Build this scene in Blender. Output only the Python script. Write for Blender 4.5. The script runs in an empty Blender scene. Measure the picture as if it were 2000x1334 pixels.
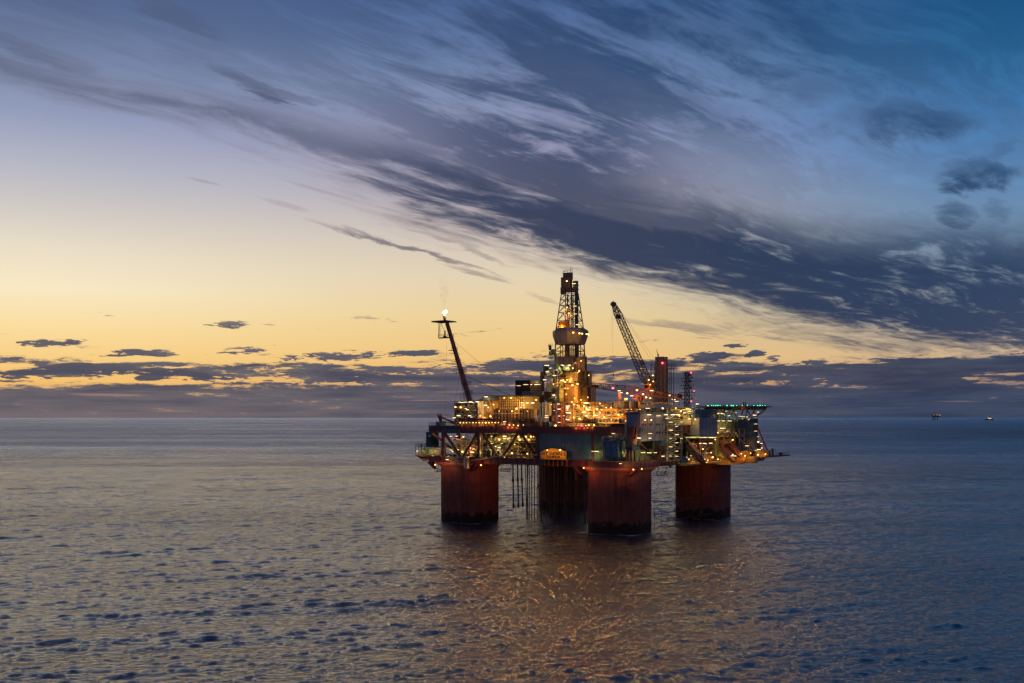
import bpy, math, random
import numpy as np
from mathutils import Vector, Matrix
R = math.radians
scene = bpy.context.scene
COL = scene.collection

# ------------------------------------------------------------------ camera, world, exposure
CAM_H = 39.0
cam_d = bpy.data.cameras.new('camera'); cam = bpy.data.objects.new('camera', cam_d); COL.objects.link(cam)
cam.location = (0, 0, CAM_H); cam.rotation_euler = (R(90), 0, 0)
cam_d.sensor_width = 36; cam_d.lens = 36.0
cam_d.shift_y = (815-667)/2000
cam_d.clip_start = 1; cam_d.clip_end = 200000
scene.camera = cam
scene.view_settings.view_transform = 'Standard'; scene.view_settings.look = 'None'
scene.view_settings.exposure = 0; scene.view_settings.gamma = 1
scene.render.engine = 'CYCLES'
cy = scene.cycles
cy.use_denoising = True
cy.sample_clamp_indirect = 6; cy.sample_clamp_direct = 0
cy.max_bounces = 5; cy.diffuse_bounces = 2; cy.glossy_bounces = 3; cy.transmission_bounces = 2; cy.volume_bounces = 0
cy.use_light_tree = True
cy.caustics_reflective = False; cy.caustics_refractive = False

def lin(c):
    f = lambda x: (x/255/12.92) if x/255 <= .04045 else ((x/255+.055)/1.055)**2.4
    return (f(c[0]), f(c[1]), f(c[2]), 1.0)

class G:
    """tiny helper: write shader maths as python expressions"""
    def __init__(s, tree): s.t = tree
    def n(s, typ, **kw):
        nd = s.t.nodes.new(typ)
        for k, v in kw.items(): setattr(nd, k, v)
        return nd
    def put(s, sock, v):
        if isinstance(v, S): s.t.links.new(v.s, sock)
        elif v is not None: sock.default_value = v
    def m(s, op, a, b=None, c=None, clamp=False):
        nd = s.n('ShaderNodeMath', operation=op, use_clamp=clamp)
        s.put(nd.inputs[0], a); s.put(nd.inputs[1], b); s.put(nd.inputs[2], c)
        return S(s, nd.outputs[0])
    def comb(s, x, y, z=0.0):
        nd = s.n('ShaderNodeCombineXYZ')
        for i, v in enumerate((x, y, z)): s.put(nd.inputs[i], v)
        return S(s, nd.outputs[0])
    def noise(s, vec, scale, detail=4, rough=.55, dist=0.0, lac=2.0):
        nd = s.n('ShaderNodeTexNoise'); s.put(nd.inputs['Vector'], vec)
        nd.inputs['Scale'].default_value = scale; nd.inputs['Detail'].default_value = detail
        nd.inputs['Roughness'].default_value = rough; nd.inputs['Distortion'].default_value = dist
        nd.inputs['Lacunarity'].default_value = lac
        return S(s, nd.outputs[0])
    def step(s, x, a, b, lo=0.0, hi=1.0):
        nd = s.n('ShaderNodeMapRange', interpolation_type='SMOOTHSTEP')
        s.put(nd.inputs[0], x)
        for i, v in enumerate((a, b, lo, hi)): s.put(nd.inputs[i+1], v)
        return S(s, nd.outputs[0])
    def curve(s, x, pts):
        """piecewise-linear-ish scalar curve: pts (x, y), both any range"""
        x0, x1 = pts[0][0], pts[-1][0]
        y0 = min(p[1] for p in pts); y1 = max(p[1] for p in pts); y1 = y1 if y1 > y0 else y0+1
        nd = s.n('ShaderNodeFloatCurve'); cv = nd.mapping.curves[0]
        P = [((p[0]-x0)/(x1-x0), (p[1]-y0)/(y1-y0)) for p in pts]
        cv.points[0].location = P[0]; cv.points[1].location = P[-1]
        for p in P[1:-1]: cv.points.new(*p)
        nd.mapping.update()
        s.put(nd.inputs['Value'], (x-x0)/(x1-x0)) if isinstance(x, S) else None
        return S(s, nd.outputs[0])*(y1-y0)+y0
    def ramp(s, x, pts, interp='LINEAR'):
        """colour ramp: pts (x, srgb) over any range"""
        x0, x1 = pts[0][0], pts[-1][0]
        nd = s.n('ShaderNodeValToRGB'); cr = nd.color_ramp; cr.interpolation = interp
        for i, (px, c) in enumerate(pts):
            f = (px-x0)/(x1-x0)
            e = cr.elements[0] if i == 0 else cr.elements[-1] if i == len(pts)-1 else cr.elements.new(f)
            e.position = f
        for e, (px, c) in zip(sorted(cr.elements, key=lambda e: e.position), pts): e.color = lin(c)
        s.put(nd.inputs[0], (x-x0)/(x1-x0))
        return S(s, nd.outputs[0])
    def mix(s, f, a, b, blend='MIX'):
        nd = s.n('ShaderNodeMix', data_type='RGBA', blend_type=blend)
        s.put(nd.inputs[0], f); s.put(nd.inputs[6], a); s.put(nd.inputs[7], b)
        return S(s, nd.outputs[2])
class S:
    def __init__(s, g, sock): s.g = g; s.s = sock
    def __add__(s, o): return s.g.m('ADD', s, o)
    __radd__ = __add__
    def __sub__(s, o): return s.g.m('SUBTRACT', s, o)
    def __rsub__(s, o): return s.g.m('SUBTRACT', o, s)
    def __mul__(s, o): return s.g.m('MULTIPLY', s, o)
    __rmul__ = __mul__
    def __truediv__(s, o): return s.g.m('DIVIDE', s, o)
    def __rtruediv__(s, o): return s.g.m('DIVIDE', o, s)
    def clamp(s): return s.g.m('ADD', s, 0.0, clamp=True)

def AT(px, py):
    """direction of a point of the sky: azimuth from north (+Y) and tangent of its elevation"""
    u = (px-1000)/2000; v = (815-py)/2000
    a = math.atan(u); return a, v*math.cos(a)

def build_world():
    w = bpy.data.worlds.new('World'); scene.world = w; w.use_nodes = True
    t = w.node_tree; t.nodes.clear(); g = G(t)
    out = g.n('ShaderNodeOutputWorld')
    tc = g.n('ShaderNodeTexCoord'); sp = g.n('ShaderNodeSeparateXYZ'); t.links.new(tc.outputs['Generated'], sp.inputs[0])
    dx, dy, dz = (S(g, sp.outputs[i]) for i in range(3))
    az = g.m('ARCTAN2', dx, dy)
    hyp = g.m('SQRT', dx*dx + dy*dy) + 1e-4
    el = g.m('MAXIMUM', dz/hyp, 0.0)
    el = g.m('MINIMUM', el, 3.0)
    T = lambda py: (815-py)/2000
    TL = lambda py: AT(100, py)[1]
    TR = lambda py: AT(1950, py)[1]
    elc = g.m('MINIMUM', el, 1.2)
    left = g.ramp(elc, [(0, (125,100,98)), (TL(780), (190,150,115)), (TL(745), (246,194,112)), (TL(700), (248,206,132)), (TL(640), (250,220,158)), (TL(560), (248,232,196)),
        (TL(480), (232,220,198)), (TL(400), (206,200,196)), (TL(320), (180,182,196)), (TL(220), (146,156,186)), (TL(110), (118,134,168)), (TL(0), (86,106,146)), (.6, (45,70,118)), (1.2, (24,40,78))])
    mid = g.ramp(elc, [(0, (104,92,104)), (T(780), (150,125,118)), (T(745), (226,174,112)), (T(700), (240,196,124)), (T(620), (236,208,152)), (T(540), (226,210,180)),
        (T(460), (208,196,186)), (T(380), (182,176,188)), (T(300), (158,160,190)), (T(200), (134,148,184)), (T(100), (102,126,168)), (T(0), (74,104,156)), (.6, (32,62,115)), (1.2, (18,34,72))])
    right = g.ramp(elc, [(0, (60,72,98)), (TR(780), (76,82,104)), (TR(730), (190,150,118)), (TR(690), (214,182,140)), (TR(640), (196,178,150)), (TR(560), (160,168,170)),
        (TR(480), (132,158,182)), (TR(400), (110,148,186)), (TR(300), (84,132,182)), (TR(200), (62,120,176)), (TR(100), (40,106,156)), (TR(0), (28,92,142)), (.6, (14,58,110)), (1.2, (14,30,66))])
    sky = g.mix(g.step(az, 0.0, .46), mid, right)
    sky = g.mix(g.step(az, -.02, -.46), sky, left)
    behind = g.ramp(elc, [(0, (84,92,120)), (.12, (112,112,142)), (.4, (92,108,146)), (1.2, (34,50,88))])
    sky = g.mix(g.step(g.m('ABSOLUTE', az), .75, 1.7), sky, behind)
    # dusk sky model, sun under the horizon, a faint share of it
    st = g.n('ShaderNodeTexSky', sky_type='NISHITA', sun_disc=False, sun_elevation=R(-3), sun_rotation=R(-25))
    sky = g.mix(.02, sky, S(g, st.outputs[0]), 'ADD')

    # ---- the high streaked layer, on a plane overhead; streaks run towards the right of the horizon
    ph = R(40)
    k = 1/(el+.045)
    dxn = dx/hyp*k; dyn = dy/hyp*k
    s_ = dxn*math.sin(ph) + dyn*math.cos(ph)
    c_ = dxn*math.cos(ph) - dyn*math.sin(ph)
    wob = g.noise(g.comb(s_*.5, c_*.8, 3.1), 1.0, 2)-.5
    c_ = c_ + wob*.7
    big = g.noise(g.comb(s_*.30, c_*1.15, 0.0), 1.0, 5, .58)
    fine = g.noise(g.comb(s_*.9, c_*4.2, 5.0), 1.0, 6, .62, .6)
    puff = g.noise(g.comb(s_*1.4, c_*2.2, 9.0), 1.0, 6, .6, .4)
    wsp = g.noise(g.comb(s_*3.2, c_*9.0, 2.0), 1.0, 6, .65, .5)
    edge_pts = [(-200,60),(0,165),(200,225),(400,270),(600,350),(800,450),(1000,510),(1200,560),(1400,605),(1600,665),(1800,700),(2000,715),(2200,720)]
    ep = [AT(*p) for p in edge_pts]
    edge = g.curve(az, ep)
    h = el - edge + (big-.5)*.060 + (fine-.5)*.04 + (wsp-.5)*.022
    # coverage as a function of the height above the lower edge of the band
    core_w = g.curve(az, [(AT(-200,0)[0], .024), (AT(300,0)[0], .028), (AT(600,0)[0], .05), (AT(900,0)[0], .085), (AT(1200,0)[0], .085), (AT(1600,0)[0], .10), (AT(2200,0)[0], .12)])
    core = g.step(h + (wsp-.5)*.022, -.014, .034)*g.step(h/core_w, 1.55, .75)
    coreamt = g.curve(az, [(AT(-200,0)[0], .82), (AT(300,0)[0], .78), (AT(550,0)[0], .72), (AT(900,0)[0], 1.0), (AT(1600,0)[0], 1.0), (AT(2200,0)[0], .95)])
    gap = g.step(h/core_w, .95, 1.3)*g.step(h/core_w, 2.3, 1.5)*g.step(az, .05, .22)
    upper = g.step(h, .0, .06)*(1-gap*.55)
    uppamt = g.curve(az, [(AT(-200,0)[0], .26), (AT(500,0)[0], .34), (AT(800,0)[0], .62), (AT(1100,0)[0], .88), (AT(1450,0)[0], .86), (AT(1700,0)[0], .58), (AT(2200,0)[0], .42)])
    tex = (big*.52 + fine*.60 + puff*.28 + (wsp-.5)*.38 - .37)/.62
    dens = core*coreamt*g.step(tex + (wsp-.5)*.16, .03, .54)*.97
    dens2 = upper*uppamt*g.step(tex, .30, .60)
    def blob(px, py, rx, ry, rot, amp, warp=1.0):
        a0, t0 = AT(px, py); cs = math.cos(a0)
        a = (az-a0)*2000 + (puff-.5)*rx*2.6*warp; tt = (el-t0)*2000/cs + (fine-.5)*ry*4.2*warp + (wsp-.5)*ry*3*warp
        cr, sr = math.cos(R(rot)), math.sin(R(rot))
        x = (a*cr - tt*sr)/rx; y = (a*sr + tt*cr)/ry
        return g.step(x*x+y*y, 1.5, .0)*amp
    bl = None
    for b in [(1755,250,125,52,8,1.0,.7),(1900,345,90,34,2,.95,.7),(1870,425,50,34,40,.8,.8),(1950,420,40,30,40,.6),(1590,185,60,34,10,.6,.7),(1400,80,110,50,12,.6),(1950,300,60,14,-35,.5),(1770,170,40,14,20,.4),(1250,180,240,40,24,.6),(1620,90,120,30,0,.4),
              (540,180,140,15,21,.8),(690,222,80,24,16,.65),(350,25,140,34,14,.55),(640,110,170,16,17,.35),(90,110,150,22,22,.6),(830,350,190,34,22,.6),(1000,440,200,34,14,.7),
              (1200,450,200,36,16,.75),(1430,545,180,30,14,.7),(1640,520,220,34,8,.75),(1900,570,160,40,6,.75),(1180,290,200,26,20,.55),(1330,350,150,26,15,.6),
              (800,488,180,5,17,.75,.5),(900,480,130,6,18,.55,.6),(640,378,90,5,16,.35,.5),(550,400,50,5,12,.4,.5),(930,535,70,5,15,.55,.4),(400,355,30,4,12,.35,.5),
              (1350,640,90,9,10,.55),(1260,632,60,6,8,.4),(1070,585,40,5,20,.3),(1700,660,260,26,8,.5),(200,215,120,9,4,.22)]:
        v = blob(*b); bl = v if bl is None else g.m('MAXIMUM', bl, v)
    bl = bl*g.step(fine*.7+puff*.4+wsp*.4, .50, .85, .50, 1.0)
    hd = g.m('MAXIMUM', g.m('MAXIMUM', dens, dens2), bl)
    hd = g.m('MINIMUM', hd, .97)
    hcol_lo = g.ramp(az, [(AT(-100,0)[0], (94,92,106)), (AT(600,0)[0], (74,78,98)), (AT(1000,0)[0], (50,60,88)), (AT(1500,0)[0], (36,54,86)), (AT(2100,0)[0], (32,58,94))])
    warm = g.ramp(az, [(AT(-100,0)[0], (140,124,130)), (AT(600,0)[0], (150,132,136)), (AT(1000,0)[0], (140,120,126)), (AT(1500,0)[0], (100,98,112)), (AT(2100,0)[0], (80,104,136))])
    hcol = g.mix(g.step(hd, .25, .85), warm, hcol_lo)
    hcol = g.mix(g.step(el, .17, .36), hcol, g.ramp(az, [(AT(-100,0)[0], (84,92,116)), (AT(1000,0)[0], (48,70,108)), (AT(2100,0)[0], (24,72,118))]))
    hcol = g.mix(g.step(tex, .62, .20)*g.curve(el, [(0, .22), (.12, .22), (.2, .36), (3, .4)]), hcol, g.ramp(az, [(AT(-100,0)[0], (150,146,164)), (AT(1000,0)[0], (118,122,146)), (AT(2100,0)[0], (84,116,150))]))
    hd = hd*g.step(g.m('ABSOLUTE', az), 2.2, 1.2, .35, 1.0)
    sky = g.mix(hd, sky, hcol)
    # light bright streaks between the clouds
    br = g.step(h/core_w, .8, 1.6)*g.step(fine*.7+wsp*.3, .48, .74)*g.step(big, .60, .42)*g.step(el, .40, .14)
    sky = g.mix(br*.42, sky, g.ramp(az, [(AT(-100,0)[0], (168,172,204)), (AT(1000,0)[0], (176,180,204)), (AT(1500,0)[0], (150,176,200)), (AT(2100,0)[0], (110,160,200))]))

    # ---- the low layer: puffs and the bank above the horizon
    n1 = g.noise(g.comb(az*9, el*88, 2.0), 1.0, 7, .6, .25)
    n2 = g.noise(g.comb(az*34, el*210, 7.0), 1.0, 5, .6, .3)
    n3 = g.noise(g.comb(az*90, el*420, 5.0), 1.0, 5, .65, .3)
    nn = n1*.56 + n2*.28 + n3*.16
    base = g.curve(el, [(0, .62), (T(800), .60), (T(768), .58), (T(757), .50), (T(750), .10), (T(743), -.02), (T(736), .24), (T(718), .17), (T(702), .0), (T(680), -.22), (T(640), -.45), (T(560), -.8), (3, -2)])
    rightup = g.step(az, AT(1250,0)[0], AT(1750,0)[0])*g.curve(el, [(0, 0), (T(770), .1), (T(750), .30), (T(735), .32), (T(715), .26), (T(700), .1), (T(680), 0), (3, 0)])
    midup = g.step(az, AT(650,0)[0], AT(900,0)[0])*g.step(az, AT(1500,0)[0], AT(1350,0)[0])*g.curve(el, [(0, 0), (T(770), .1), (T(750), .30), (T(735), .2), (T(715), .05), (T(700), 0), (3, 0)])
    lb = None
    def lblob(px, py, rx, ry):
        a0, t0 = AT(px, py)
        x = (az-a0)*(2000/rx) + (n2-.5)*2.4 + (n3-.5)*1.6; y = (el-t0)*(2000/ry) + (n2-.5)*3.4 + (n3-.5)*2.4
        return g.step(x*x+y*y, 1.5, .0)
    for b in [(95,670,48,8),(440,633,36,8),(290,689,72,9),(20,706,42,9),(75,708,25,6),(170,722,100,13),(240,713,50,7),(60,732,90,9),(430,727,150,17),(340,712,90,9),(560,734,200,16),(600,716,80,10),
              (660,697,100,10),(470,684,60,7),(805,691,50,7),(750,722,80,8),(850,726,90,14),(1010,716,80,20),(1190,702,60,9),(1235,716,60,14),(900,740,120,14),(1375,696,52,9),(1430,716,66,12),(1480,738,90,12),
              (1480,690,22,7),(1440,675,24,5),(1588,707,38,6),(1510,700,20,6),(1640,742,130,20),(1760,736,130,24),(1900,712,130,16),(1330,742,80,12),(1560,724,70,10),(290,738,30,6),(780,742,130,10)]:
        v = lblob(*b); lb = v if lb is None else g.m('MAXIMUM', lb, v)
    ld = g.step(nn*2.1 - 1.05 + g.m('MAXIMUM', lb*.42-.16, base*.55-.03) + (rightup+midup)*.5, .0, .17)
    ld = ld*g.step(el, T(600), T(640))
    lcol = g.ramp(g.m('MINIMUM', el, .1), [(0, (114,102,104)), (T(795), (98,92,102)), (T(770), (78,82,98)), (T(752), (64,72,94)), (T(735), (58,68,93)), (T(700), (70,78,102)), (T(615), (120,112,116))])
    lcolr = g.ramp(g.m('MINIMUM', el, .1), [(0, (60,72,94)), (T(795), (56,66,92)), (T(770), (46,59,86)), (T(740), (40,54,82)), (T(700), (46,60,90)), (T(615), (90,100,118))])
    lcol = g.mix(g.step(az, AT(200,0)[0], AT(1700,0)[0]), lcol, lcolr)
    stri = g.noise(g.comb(az*4, el*170, 11.0), 1.0, 6, .6, .3)
    lcol = g.mix(g.step(stri, .40, .62)*.55, lcol, g.mix(g.step(az, AT(300,0)[0], AT(1700,0)[0]), lin((66,68,86)), lin((38,50,76))))
    lcol = g.mix(g.step(n1, .66, .36)*.55, lcol, g.mix(g.step(az, AT(900,0)[0], AT(1900,0)[0]), lin((120,112,116)), lin((72,84,106))))
    lcol = g.mix(g.step(ld, .75, .1)*.5, lcol, lin((190,150,125)))
    # thin pinkish slits in the bank
    sl = g.step(g.noise(g.comb(az*7, el*260, 4.0), 1.0, 3, .5), .62, .74)*g.step(el, T(812), T(800))*g.step(el, T(755), T(770))
    lcol = g.mix(sl*.4, lcol, lin((205,150,125)))
    sky = g.mix(ld*.96, sky, lcol)
    # below the horizon
    sky = g.mix(g.step(dz, -.001, -.02), sky, lin((30,42,66)))
    bg = g.n('ShaderNodeBackground'); g.put(bg.inputs[0], sky); bg.inputs[1].default_value = 1.0
    t.links.new(bg.outputs[0], out.inputs[0])
    w.cycles.sampling_method = 'MANUAL'; w.cycles.sample_map_resolution = 1024
build_world()

# ------------------------------------------------------------------ things, parts, materials
def tag(o, label=None, cat=None, group=None, kind=None):
    for k, v in (('label', label), ('category', cat), ('group', group), ('kind', kind)):
        if v: o[k] = v
    return o

# ------------------------------------------------------------------ the sea
def build_sea():
    rng = np.random.default_rng(5)
    N1, N2, NC = 1300, 240, 1200
    y = np.concatenate([105*np.power(1150/105, np.linspace(0, 1, N1)), 1150*np.power(60000/1150, np.linspace(0, 1, N2+1))[1:]])
    NR = len(y); s = np.linspace(-1, 1, NC); s = .68*s + .32*s**5
    Y = np.repeat(y[:, None], NC, 1)
    X = s[None, :]*(Y*.88+60)
    dyr = np.gradient(y)[:, None]; dxr = (Y*.62+45)*2/NC
    X0, Y0 = X.copy(), Y.copy(); Z = np.zeros_like(X)
    near = slice(0, N1)
    xs, ys, sp = X0[near], Y0[near], np.maximum(dyr[near], dxr[near])
    for i in range(170):
        lam = .9*(70/.9)**(rng.random()**1.45) if i < 164 else rng.uniform(60, 120)
        th = R(-90+12) + rng.normal()*R(30 if lam < 3 else 17)
        k = 2*math.pi/lam
        slope = .0240*(1 if lam < 2.4 else (2.4/lam)**.52)*rng.uniform(.5, 1.4)
        A = slope/k
        cx, sy = math.cos(th), math.sin(th)
        ph = (rng.random()*6.283 + k*(cx*xs+sy*ys))
        att = np.clip((lam/sp-2.2)/2.5, 0, 1)*np.clip((1150-ys)/450, 0, 1)
        Z[near] += A*att*np.cos(ph)
        q = .95*A*att*np.sin(ph)
        X[near] -= q*cx; Y[near] -= q*sy
    co = np.stack([X, Y, Z], -1).reshape(-1, 3).astype(np.float32)
    idx = np.arange(NR*NC).reshape(NR, NC)
    q = np.stack([idx[:-1, :-1], idx[:-1, 1:], idx[1:, 1:], idx[1:, :-1]], -1).reshape(-1, 4)
    me = bpy.data.meshes.new('sea'); me.vertices.add(len(co)); me.vertices.foreach_set('co', co.ravel())
    me.loops.add(q.size); me.loops.foreach_set('vertex_index', q.ravel().astype(np.int32))
    me.polygons.add(len(q)); me.polygons.foreach_set('loop_start', np.arange(0, q.size, 4, dtype=np.int32))
    me.update(calc_edges=True); me.shade_smooth()
    o = bpy.data.objects.new('sea', me); COL.objects.link(o); tag(o, 'dark rippled open sea reflecting the evening sky', None, None, 'structure')
    m = bpy.data.materials.new('sea_water'); m.use_nodes = True; t = m.node_tree; g = G(t)
    b = t.nodes['Principled BSDF']
    b.inputs['Base Color'].default_value = (.003, .012, .03, 1)
    foam = None; b.inputs['IOR'].default_value = 1.333
    ge = g.n('ShaderNodeNewGeometry'); sp_ = g.n('ShaderNodeSeparateXYZ'); t.links.new(ge.outputs['Position'], sp_.inputs[0])
    x, yy = S(g, sp_.outputs[0]), S(g, sp_.outputs[1])
    # gusts: large patches of rougher and smoother water
    gust = g.noise(g.comb(x*.0010, yy*.0042, 1.0), 1.0, 4, .6, .3)
    gust2 = g.noise(g.comb(x*.010, yy*.022, 3.0), 1.0, 4, .62)
    far_streak = g.noise(g.comb(x*.0009, yy*.0016, 2.0), 1.0, 5, .6, .4)
    rx = x*.95 + yy*.31; ry = yy*.95 - x*.31
    f1 = g.noise(g.comb(rx*.6, ry*1.9, 0.0), 1.0, 5, .68, .3)
    f2 = g.noise(g.comb(rx*2.4, ry*4.2, 4.0), 1.0, 3, .6, .2)
    f3 = g.noise(g.comb(rx*.10, ry*.26, 8.0), 1.0, 5, .66, .3)
    f5 = g.noise(g.comb(rx*.016, ry*.0045, 6.0), 1.0, 9, .72, .3)
    f4 = g.noise(g.comb(rx*.042, ry*.034, 3.0), 1.0, 7, .72, .3)
    hgt = f1*.44 + f2*.15 + f3*1.6*g.step(yy, 150., 550.) + f4*7.0*g.step(yy, 260., 900.) + f5*34.*g.step(yy, 600., 2600.)
    bp = g.n('ShaderNodeBump'); g.put(bp.inputs['Height'], hgt); bp.inputs['Distance'].default_value = 1.0
    g.put(bp.inputs['Strength'], g.step(gust, .3, .7, .6, 1.0))
    t.links.new(bp.outputs[0], b.inputs['Normal'])
    rgh = g.step(yy, 350., 1600., .12, .34) + (gust-.5)*.28*g.step(yy, 200., 700.) + (gust2-.5)*.30*g.step(yy, 200., 600.) - g.step(far_streak, .56, .70)*.12*g.step(yy, 600., 1200.)
    rgh = g.m('MINIMUM', g.m('MAXIMUM', rgh, .09), .55)
    b.inputs['Specular IOR Level'].default_value = 0.0; b.inputs['Roughness'].default_value = .6
    # a little wash round the four columns
    ca, sa = math.cos(R(36)), math.sin(R(36))
    uu = (x+15.9)*ca - (yy-387.1)*sa; vv = (x+15.9)*sa + (yy-387.1)*ca
    cheb = g.m('MAXIMUM', g.m('ABSOLUTE', g.m('ABSOLUTE', uu-32.5)-32.5), g.m('ABSOLUTE', g.m('ABSOLUTE', vv-32.5)-32.5))
    fn = g.noise(g.comb(x*.55, yy*.8, 2.0), 1.0, 5, .65, .5)
    foam = g.step(cheb - fn*7.5, 8.2, 6.2)*g.step(fn, .45, .62)
    g.put(b.inputs['Base Color'], g.mix(foam, (.004, .018, .055, 1), (.42, .46, .50, 1)))
    gl = g.n('ShaderNodeBsdfGlossy'); g.put(gl.inputs['Roughness'], rgh); t.links.new(bp.outputs[0], gl.inputs['Normal']); gl.inputs['Color'].default_value = (1, 1, 1, 1)
    fr = g.n('ShaderNodeFresnel'); fr.inputs['IOR'].default_value = 1.4; t.links.new(bp.outputs[0], fr.inputs['Normal'])
    mx = g.n('ShaderNodeMixShader'); g.put(mx.inputs[0], g.m('MINIMUM', g.m('POWER', S(g, fr.outputs[0]), 1.7)*5.2, .98)*(1-foam*.6)); t.links.new(b.outputs[0], mx.inputs[1]); t.links.new(gl.outputs[0], mx.inputs[2]); t.links.new(mx.outputs[0], t.nodes['Material Output'].inputs[0])
    me.materials.append(m)
build_sea()

# ------------------------------------------------------------------ platform frame: u along the front, v towards the back, z up
PA = R(-36)
AX, AY = -15.9, 387.1
UX, UY = math.cos(PA), math.sin(PA)
VX, VY = -math.sin(PA), math.cos(PA)
def W(u, v, z): return Vector((AX+u*UX+v*VX, AY+u*UY+v*VY, z))
def YD(u, v): return AY+u*UY+v*VY
def UA(px, v):
    r = (px-1000)/2000; return (r*(AY+v*VY)-AX-v*VX)/(UX-r*UY)
def VA(px, u):
    r = (px-1000)/2000; return (r*(AY+u*UY)-AX-u*UX)/(VX-r*VY)
def ZA(py, u, v): return CAM_H-(py-815)*YD(u, v)/2000
def P(px, py, v): u = UA(px, v); return (u, v, ZA(py, u, v))
def Q(px, py, u): v = VA(px, u); return (u, v, ZA(py, u, v))
def B3(p0, pc, p1, y0, y1, u1=None, v0=None):
    if u1 is None: u1 = UA(pc, v0)
    else: v0 = VA(pc, u1)
    return (UA(p0, v0), u1, v0, VA(p1, u1), ZA(y1, u1, v0), ZA(y0, u1, v0))

MATS = {}
def mat(name, col, rough=.55, metal=0.0, var=.35, scale=.6, rust=0.0):
    if name in MATS: return MATS[name]
    m = bpy.data.materials.new(name); m.use_nodes = True; t = m.node_tree; g = G(t); b = t.nodes['Principled BSDF']
    ge = g.n('ShaderNodeNewGeometry'); pos = S(g, ge.outputs['Position'])
    sp = g.n('ShaderNodeSeparateXYZ'); t.links.new(ge.outputs['Position'], sp.inputs[0])
    streak = g.noise(g.comb(S(g, sp.outputs[0])*1.3, S(g, sp.outputs[1])*1.3, S(g, sp.outputs[2])*.22), scale, 5, .6)
    n = g.noise(pos, scale*1.7, 4, .6)
    c = (*col, 1)
    dk = (col[0]*(1-var), col[1]*(1-var), col[2]*(1-var), 1)
    cc = g.mix(g.step(streak*.6+n*.4, .35, .62), dk, c)
    if rust: cc = g.mix(g.step(streak, .56, .70)*rust, cc, (.14, .05, .02, 1))
    g.put(b.inputs['Base Color'], cc); g.put(b.inputs['Roughness'], g.step(n, .3, .7, rough-.12, rough+.12)); b.inputs['Metallic'].default_value = metal
    MATS[name] = m; return m
def emat(name, col, st):
    if name in MATS: return MATS[name]
    m = bpy.data.materials.new(name); m.use_nodes = True; b = m.node_tree.nodes['Principled BSDF']
    b.inputs['Base Color'].default_value = (.5, .5, .5, 1); b.inputs['Emission Color'].default_value = (*col, 1); b.inputs['Emission Strength'].default_value = st
    MATS[name] = m; return m
RED = mat('red_steel', (.12, .020, .017), .5, rust=.4); ORG = mat('orange_paint', (.55, .12, .02), .45)
YEL = mat('yellow_paint', (.55, .33, .045), .5, rust=.3); CRM = mat('cream_paint', (.56, .47, .30), .55, rust=.35)
GRY = mat('grey_steel', (.20, .21, .22), .5, rust=.3); DRK = mat('dark_steel', (.035, .036, .042), .5)
BLU = mat('blue_cladding', (.075, .15, .22), .5); NAV = mat('navy_cladding', (.035, .075, .13), .5); GRN = mat('green_grey_paint', (.20, .24, .14), .5, rust=.3)
WHT = mat('white_paint', (.52, .53, .58), .5, rust=.2); LAV = mat('pale_grey_cladding', (.24, .26, .34), .5, rust=.15); BRN = mat('brown_cladding', (.10, .06, .045), .6)
GAL = mat('galvanised_steel', (.27, .27, .24), .4, .4); RUS = mat('rusty_steel', (.14, .05, .03), .7); GLS = mat('dark_glass', (.01, .012, .018), .12, var=0)
BLK = mat('black_letter', (.02, .015, .01), .6, var=0)

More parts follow.
